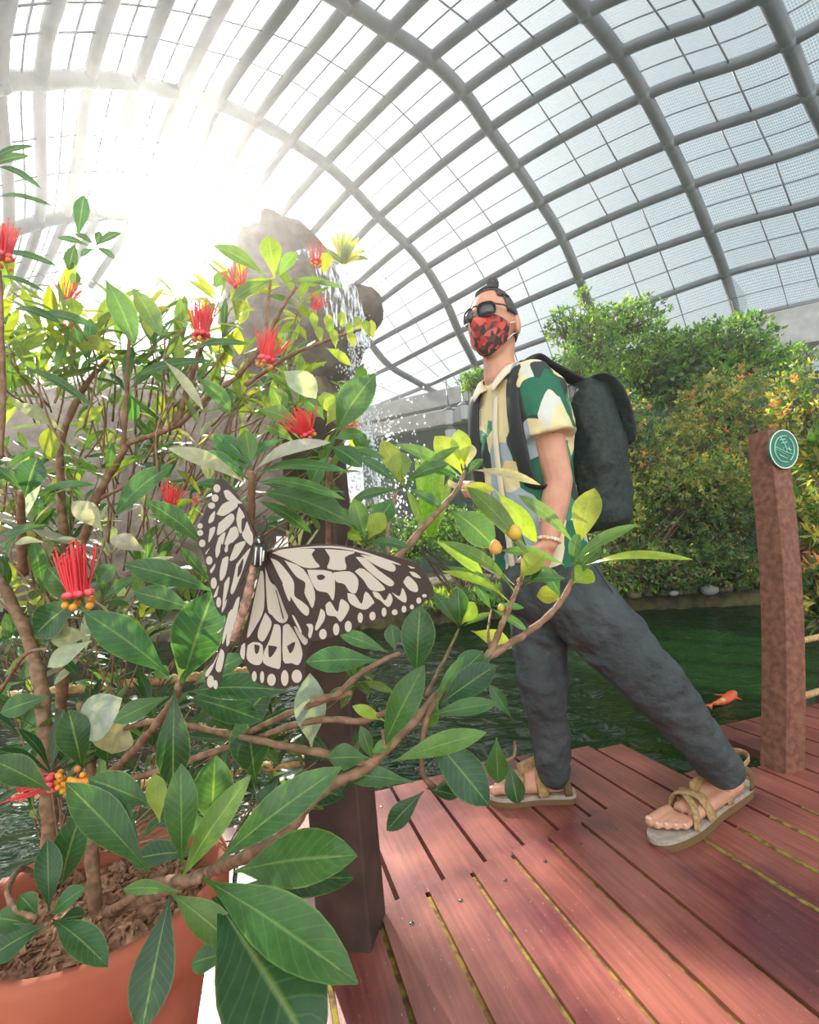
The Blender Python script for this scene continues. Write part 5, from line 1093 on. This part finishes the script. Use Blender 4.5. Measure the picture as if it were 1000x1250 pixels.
for t in ((96, 728, .60, 56, (-.1, 0, 1), 30, .35), (246, 410, .66, 34, (0, 0, 1), 46, .45), (376, 530, .58, 30, (-.3, -.3, .6), 40, 1.2), (207, 618, .62, 26, (.2, -.2, .7), 26, .9), (2, 315, .58, 40, (.05, 0, 1), 36, .35), (384, 376, .70, 16, (.3, -.3, .4), 18, 1.2),
          (292, 350, .72, 24, (-.2, -.1, .9), 22, .9), (420, 526, .62, 18, (.8, -.3, .2), 18, .9), (325, 440, .64, 34, (.3, 0, 1), 22, .7), (186, 392, .66, 22, (0, 0, 1), 16, .7), (82, 366, .70, 22, (.2, 0, 1), 22, 1.0), (238, 612, .64, 10, (.5, -.5, .2), 12, .8), (386, 320, .68, 22, (0, 0, 1), 8, .5), (85, 400, .70, 16, (0, -.3, .6), 14, 1.2)):
    flower(sh2, t[0], t[1], t[2], t[3], t[4], rf, t[5], t[6])

# ---- right hand edge: shrub beyond the ropes
bush('leafy_shrub', 'narrow leaved shrub with a pink bloom at the right edge behind the ropes', 'shrub', [blob(1000, 640, 2.6, 26, 40), blob(1012, 560, 2.6, 26, 40), blob(1005, 720, 2.5, 30, 40)], Vector((U(1005, 700, 2.6).x, U(1005, 700, 2.6).y, WZ)), 1500, .085, .022, [OLIVE, YEL, GM, GL], 71, 'shrubs on the far bank', 6, 7, m=M_lf, tips=(.15, CORAL))

# ------------------------------------------------------------------ butterfly, cream with black veins
M_wd = mat('wing_dark', (0.045, 0.028, 0.022), 0.6); M_wc = mat('wing_cream', (0.90, 0.84, 0.68), 0.55, noise=(60, (0.93, 0.84, 0.76)))
for m_ in (M_wc,):
    t_ = m_.node_tree; tr_ = t_.nodes.new('ShaderNodeBsdfTranslucent'); tr_.inputs[0].default_value = (0.85, 0.75, 0.55, 1); mx_ = t_.nodes.new('ShaderNodeMixShader'); mx_.inputs[0].default_value = .4
    t_.links.new(t_.nodes['Principled BSDF'].outputs[0], mx_.inputs[1]); t_.links.new(tr_.outputs[0], mx_.inputs[2]); t_.links.new(mx_.outputs[0], t_.nodes['Material Output'].inputs[0])
M_bf = mat('butterfly_body', (0.03, 0.03, 0.035), 0.4); M_ab = mat('butterfly_abdomen', (0.50, 0.28, 0.20), 0.6, noise=(260, (0.20, 0.13, 0.10)))
D0 = .33
bfly = empty('butterfly', U(305, 720, D0), 'large cream butterfly with black veined and spotted wings hovering before the leaves', 'butterfly')
def cA(p): return (235 + p[0] / 4.627, 580 + p[1] / 4.627)
def cB(p): return (320 + p[0] / 4.762, 650 + p[1] / 4.762)
def dR(x, y): return D0 - .035 * (x - 318) / 200 + .004 * math.sin((x - 318) / 200 * PI)
def dH(x, y): return D0 + .004 + .012 * (y - 680) / 150
def dL(x, y): return D0 + .055 * (315 - x) / 75
def wing(name, outline, patches, dots, conv, df, holes=(), leftw=False):
    oc = [conv(p_) for p_ in outline]; q3 = [oc[0], oc[len(oc) // 3], oc[2 * len(oc) // 3]]; w3 = [U(x, y, df(x, y)) for x, y in q3]
    pn_ = (w3[1] - w3[0]).cross(w3[2] - w3[0]).normalized()
    if pn_.dot(CF) < 0: pn_ = -pn_
    def P(x, y, o):
        r_ = ray(x, y); return CAM + r_ * ((w3[0] - CAM).dot(pn_) / r_.dot(pn_)) + pn_ * o
    T_ = .00035
    def densify(ps, n=2):
        q = [Vector((x, y, 0)) for x, y in ps]; s_ = smooth_path(q + [q[0]], n)[:-1]; return [(v.x, v.y) for v in s_]
    def slab(mb, ps, th, sm_=2):
        ps = densify(ps, sm_) if sm_ > 1 else ps; n = len(ps)
        b = len(mb.v); mb.add([P(x, y, -th) for x, y in ps] + [P(x, y, th) for x, y in ps], [tuple(range(n)), tuple(range(n, 2 * n))[::-1]] + [(i, n + i, n + (i + 1) % n, (i + 1) % n) for i in range(n)])
    mb = MB(); slab(mb, [conv(p) for p in outline], T_ * .5, 3); w = mb.build(name, M_wd, bfly, smooth=False)
    mb = MB()
    for ps in patches: slab(mb, [conv(p) for p in ps], T_, 3)
    for d in dots:
        c = conv(d[:2]); k = 1 / (4.7); slab(mb, [(c[0] + d[2] * k * math.cos(a * PI / 7), c[1] + d[3] * k * math.sin(a * PI / 7)) for a in range(14)], T_, 1)
    mb.build('cream_patches', M_wc, w, smooth=False)
    if holes:
        mb = MB()
        for ps in holes: slab(mb, [conv(p) for p in ps], T_ * 1.5, 3)
        mb.build('dark_spots', M_wd, w, smooth=False)
wing('hind_wing', [(410, 470), (470, 560), (560, 740), (640, 850), (690, 920), (665, 960), (645, 1000), (640, 1100), (620, 1175), (560, 1190), (520, 1205), (440, 1195), (385, 1180), (340, 1155), (315, 1100), (280, 1040), (255, 980), (280, 900), (320, 780), (360, 620), (390, 500)],
     [[(412, 520), (440, 600), (480, 640), (538, 780), (528, 828), (490, 830), (450, 790), (424, 750)], [(385, 540), (402, 560), (405, 750), (360, 850), (310, 920), (325, 820), (362, 640)], [(412, 775), (448, 830), (430, 890), (400, 938), (372, 920), (374, 870)],
      [(462, 842), (496, 852), (500, 940), (498, 1078), (470, 1090), (402, 1060), (404, 1000), (436, 930)], [(512, 852), (545, 842), (600, 930), (622, 1010), (600, 1070), (560, 1060), (512, 1045)], [(312, 962), (345, 942), (396, 960), (392, 1058), (350, 1070), (308, 1035)],
      [(572, 852), (602, 865), (652, 930), (632, 958), (592, 900)], [(278, 960), (298, 952), (293, 1040), (270, 1010)], [(425, 472), (440, 472), (470, 540), (455, 552), (430, 512)], [(500, 640), (520, 640), (548, 700), (540, 712), (515, 680)]],
     [(350, 1135, 14, 30), (394, 1140, 12, 35), (447, 1155, 25, 35), (522, 1145, 22, 46), (590, 1135, 30, 38)], cA, dH,
     [[(430, 960), (465, 965), (478, 975), (450, 1020), (432, 1022)], [(535, 965), (578, 940), (572, 980), (552, 1005)], [(350, 955), (380, 965), (370, 1005), (355, 1000)], [(470, 650), (478, 660), (515, 800), (508, 800), (485, 700)]])
wing('fore_wing', [(30, 115), (120, 85), (330, 66), (520, 82), (700, 122), (850, 162), (930, 212), (985, 300), (998, 360), (960, 385), (930, 420), (870, 452), (790, 482), (700, 492), (600, 525), (500, 582), (420, 602), (330, 628), (270, 622), (225, 580), (150, 480), (90, 330), (30, 200)],
     [[(60, 118), (130, 98), (300, 95), (290, 125), (310, 165), (335, 200), (250, 204), (160, 160)], [(365, 95), (540, 112), (482, 145), (488, 214), (382, 208), (395, 150)], [(545, 142), (600, 150), (680, 220), (765, 285), (750, 313), (700, 288), (610, 215)],
      [(572, 127), (690, 152), (772, 190), (765, 228), (690, 203), (620, 163)], [(540, 226), (590, 210), (708, 312), (700, 338), (632, 333), (590, 275)], [(415, 232), (510, 226), (560, 275), (548, 350), (510, 343), (480, 300), (432, 285)],
      [(264, 216), (400, 226), (425, 290), (415, 394), (382, 350), (318, 334), (278, 260)], [(50, 148), (100, 172), (168, 255), (188, 300), (190, 368), (232, 400), (273, 440), (263, 484), (210, 438), (120, 290)],
      [(132, 162), (240, 212), (308, 345), (295, 438), (272, 400), (248, 350), (252, 290), (200, 255)], [(370, 420), (398, 402), (440, 462), (458, 388), (500, 412), (505, 450), (460, 518), (430, 488), (380, 478)],
      [(497, 352), (540, 362), (580, 415), (602, 342), (652, 400), (640, 420), (600, 448), (540, 430), (505, 400)], [(642, 342), (680, 352), (715, 395), (742, 352), (760, 390), (735, 433), (690, 395), (657, 375)],
      [(757, 347), (800, 370), (817, 322), (840, 370), (833, 408), (780, 375)], [(822, 287), (850, 252), (900, 300), (905, 343), (870, 340), (840, 315)], [(857, 227), (890, 232), (925, 265), (880, 255)], [(847, 192), (890, 205), (868, 208)],
      [(342, 442), (365, 462), (363, 508), (320, 568), (310, 550), (327, 500)], [(258, 532), (290, 532), (298, 560), (284, 612), (270, 600), (273, 560)], [(120, 300), (130, 300), (165, 370), (160, 400), (140, 360)], [(175, 480), (190, 490), (230, 570), (220, 575)],
      [(60, 104), (330, 78), (520, 92), (760, 166), (808, 190), (740, 172), (520, 104), (330, 88)]],
     [(355, 590, 22, 30), (432, 562, 18, 35), (502, 545, 20, 32), (572, 495, 15, 30), (643, 485, 18, 25), (710, 462, 14, 26), (772, 463, 17, 17), (826, 445, 14, 20), (872, 432, 12, 14), (912, 395, 14, 18), (945, 367, 14, 10)], cB, dR,
     [[(320, 250), (345, 243), (368, 256), (355, 273), (328, 272)], [(300, 118), (360, 92), (372, 110), (395, 145), (380, 195), (352, 200), (318, 165)]])
wing('fore_wing', [(340, 395), (325, 270), (300, 200), (250, 105), (200, 42), (165, 20), (130, 40), (108, 120), (60, 230), (33, 300), (35, 380), (68, 470), (98, 610), (130, 740), (168, 795), (205, 760), (260, 650), (330, 480)],
     [[(178, 90), (205, 85), (250, 130), (280, 162), (200, 140)], [(138, 220), (175, 162), (240, 142), (255, 178), (180, 230)], [(265, 180), (296, 230), (290, 290), (272, 330), (250, 250)], [(150, 272), (220, 216), (238, 250), (200, 300), (142, 340)], [(215, 302), (248, 290), (263, 340), (230, 380), (192, 438), (182, 390)],
      [(310, 260), (338, 340), (335, 398), (302, 370), (282, 330)], [(243, 392), (290, 372), (300, 390), (250, 468), (212, 480)], [(150, 352), (188, 322), (170, 400), (140, 468), (132, 420)], [(172, 472), (205, 462), (190, 560), (160, 598), (157, 540)], [(250, 502), (300, 442), (328, 412), (318, 450), (240, 655), (217, 658), (232, 590)],
      [(100, 232), (130, 202), (120, 258), (92, 270)], [(100, 302), (130, 292), (120, 338), (92, 380)], [(182, 612), (210, 572), (205, 640), (172, 745)], [(130, 662), (150, 622), (140, 680), (120, 690)], [(90, 420), (100, 410), (80, 445), (74, 440)], [(100, 540), (130, 500), (125, 530), (108, 555)], [(168, 750), (195, 700), (190, 735), (170, 775)]],
     [(140, 75, 20, 24), (130, 130, 20, 22), (110, 172, 20, 18), (45, 287, 15, 16), (46, 326, 17, 18), (57, 385, 18, 22), (97, 482, 18, 25), (122, 610, 17, 33), (150, 718, 14, 30)], cA, dL,
     [[(282, 250), (300, 240), (302, 280), (288, 320), (280, 300)], [(165, 390), (190, 395), (172, 440), (160, 430)], [(205, 395), (232, 380), (228, 430), (205, 450)], [(262, 520), (290, 470), (280, 540), (258, 575)]])
wing('hind_wing', [(320, 540), (290, 600), (250, 660), (205, 760), (180, 850), (160, 960), (110, 1040), (78, 1100), (72, 1150), (88, 1195), (112, 1215), (150, 1190), (170, 1120), (188, 1040), (235, 900), (290, 700)],
     [[(250, 700), (268, 690), (250, 800), (208, 955), (192, 940), (215, 800)], [(205, 780), (226, 760), (200, 880), (172, 955), (175, 900)], [(162, 980), (182, 1010), (162, 1108), (132, 1088)], [(122, 1058), (150, 1002), (112, 1098), (82, 1140), (77, 1112)], [(160, 870), (172, 860), (150, 890), (140, 888)]],
     [(104, 1165, 20, 36), (132, 1182, 13, 26)], cA, lambda x, y: dL(x, y) * .5 + .5 * (D0 + .01))
mb = MB(); mb.tube(smooth_path([U(315, 665, D0 - .004), U(318, 676, D0 - .005), U(312, 690, D0 - .004)], 4), [.0024, .0034, .0042, .0046, .0046, .0042, .0038, .0034, .0030], 12); mb.ball(U(316, 661, D0 - .004), .0034); mb.build('thorax', M_bf, bfly)
mb = MB()
for i, (x0, y0, x1, y1) in enumerate(((313, 668, 311, 690), (319, 668, 318, 690), (322, 672, 321, 685), (315, 658, 317, 663))): mb.tube([U(x0, y0, D0 - .0088), U(x1, y1, D0 - .0092)], .0006, 5)
mb.build('white_markings', M_signw, bfly)
mb = MB(); pts = smooth_path([U(310, 690, D0 - .003), U(303, 725, D0 - .002), U(292, 760, D0), U(284, 782, D0)], 6); mb.tube(pts, [.0020 + .0012 * math.sin(PI * (i / (len(pts) - 1)) ** .8) + .0004 * math.sin(i * 2.6) for i in range(len(pts))], 12); mb.build('abdomen', M_ab, bfly)
for q in ((302, 625, 295, 600), (322, 630, 330, 612)):
    mb = MB(); mb.tube(smooth_path([U(316, 660, D0 - .004), U(q[0] + 4, q[1] + 12, D0 - .01), U(q[0], q[1], D0 - .012)], 4), .0004, 5); mb.ball(U(q[0], q[1], D0 - .012), .0007); mb.build('antenna', M_bf, bfly)
for q in ((306, 700), (330, 690), (300, 680)):
    pass

# ------------------------------------------------------------------ thin scatter volume added for the sun glow and the fading of far ribs
M_glow_haze = bpy.data.materials.new('glow_haze'); M_glow_haze.use_nodes = True; _t = M_glow_haze.node_tree; _t.nodes.remove(_t.nodes['Principled BSDF'])
_v = _t.nodes.new('ShaderNodeVolumeScatter'); _v.inputs['Color'].default_value = (1, 1, 1, 1); _v.inputs['Density'].default_value = 0.006; _v.inputs['Anisotropy'].default_value = 0.78
_t.links.new(_v.outputs[0], _t.nodes['Material Output'].inputs['Volume'])
mb = MB(); mb.box((0, 11, 6), (40, 24, 14)); glow_haze = mb.build('glow_haze', M_glow_haze, smooth=False); glow_haze['kind'] = 'stuff'; glow_haze['label'] = 'thin haze added in the glasshouse air to spread the sun glow'; glow_haze['category'] = 'glow_haze'
glow_haze.display_type = 'BOUNDS'
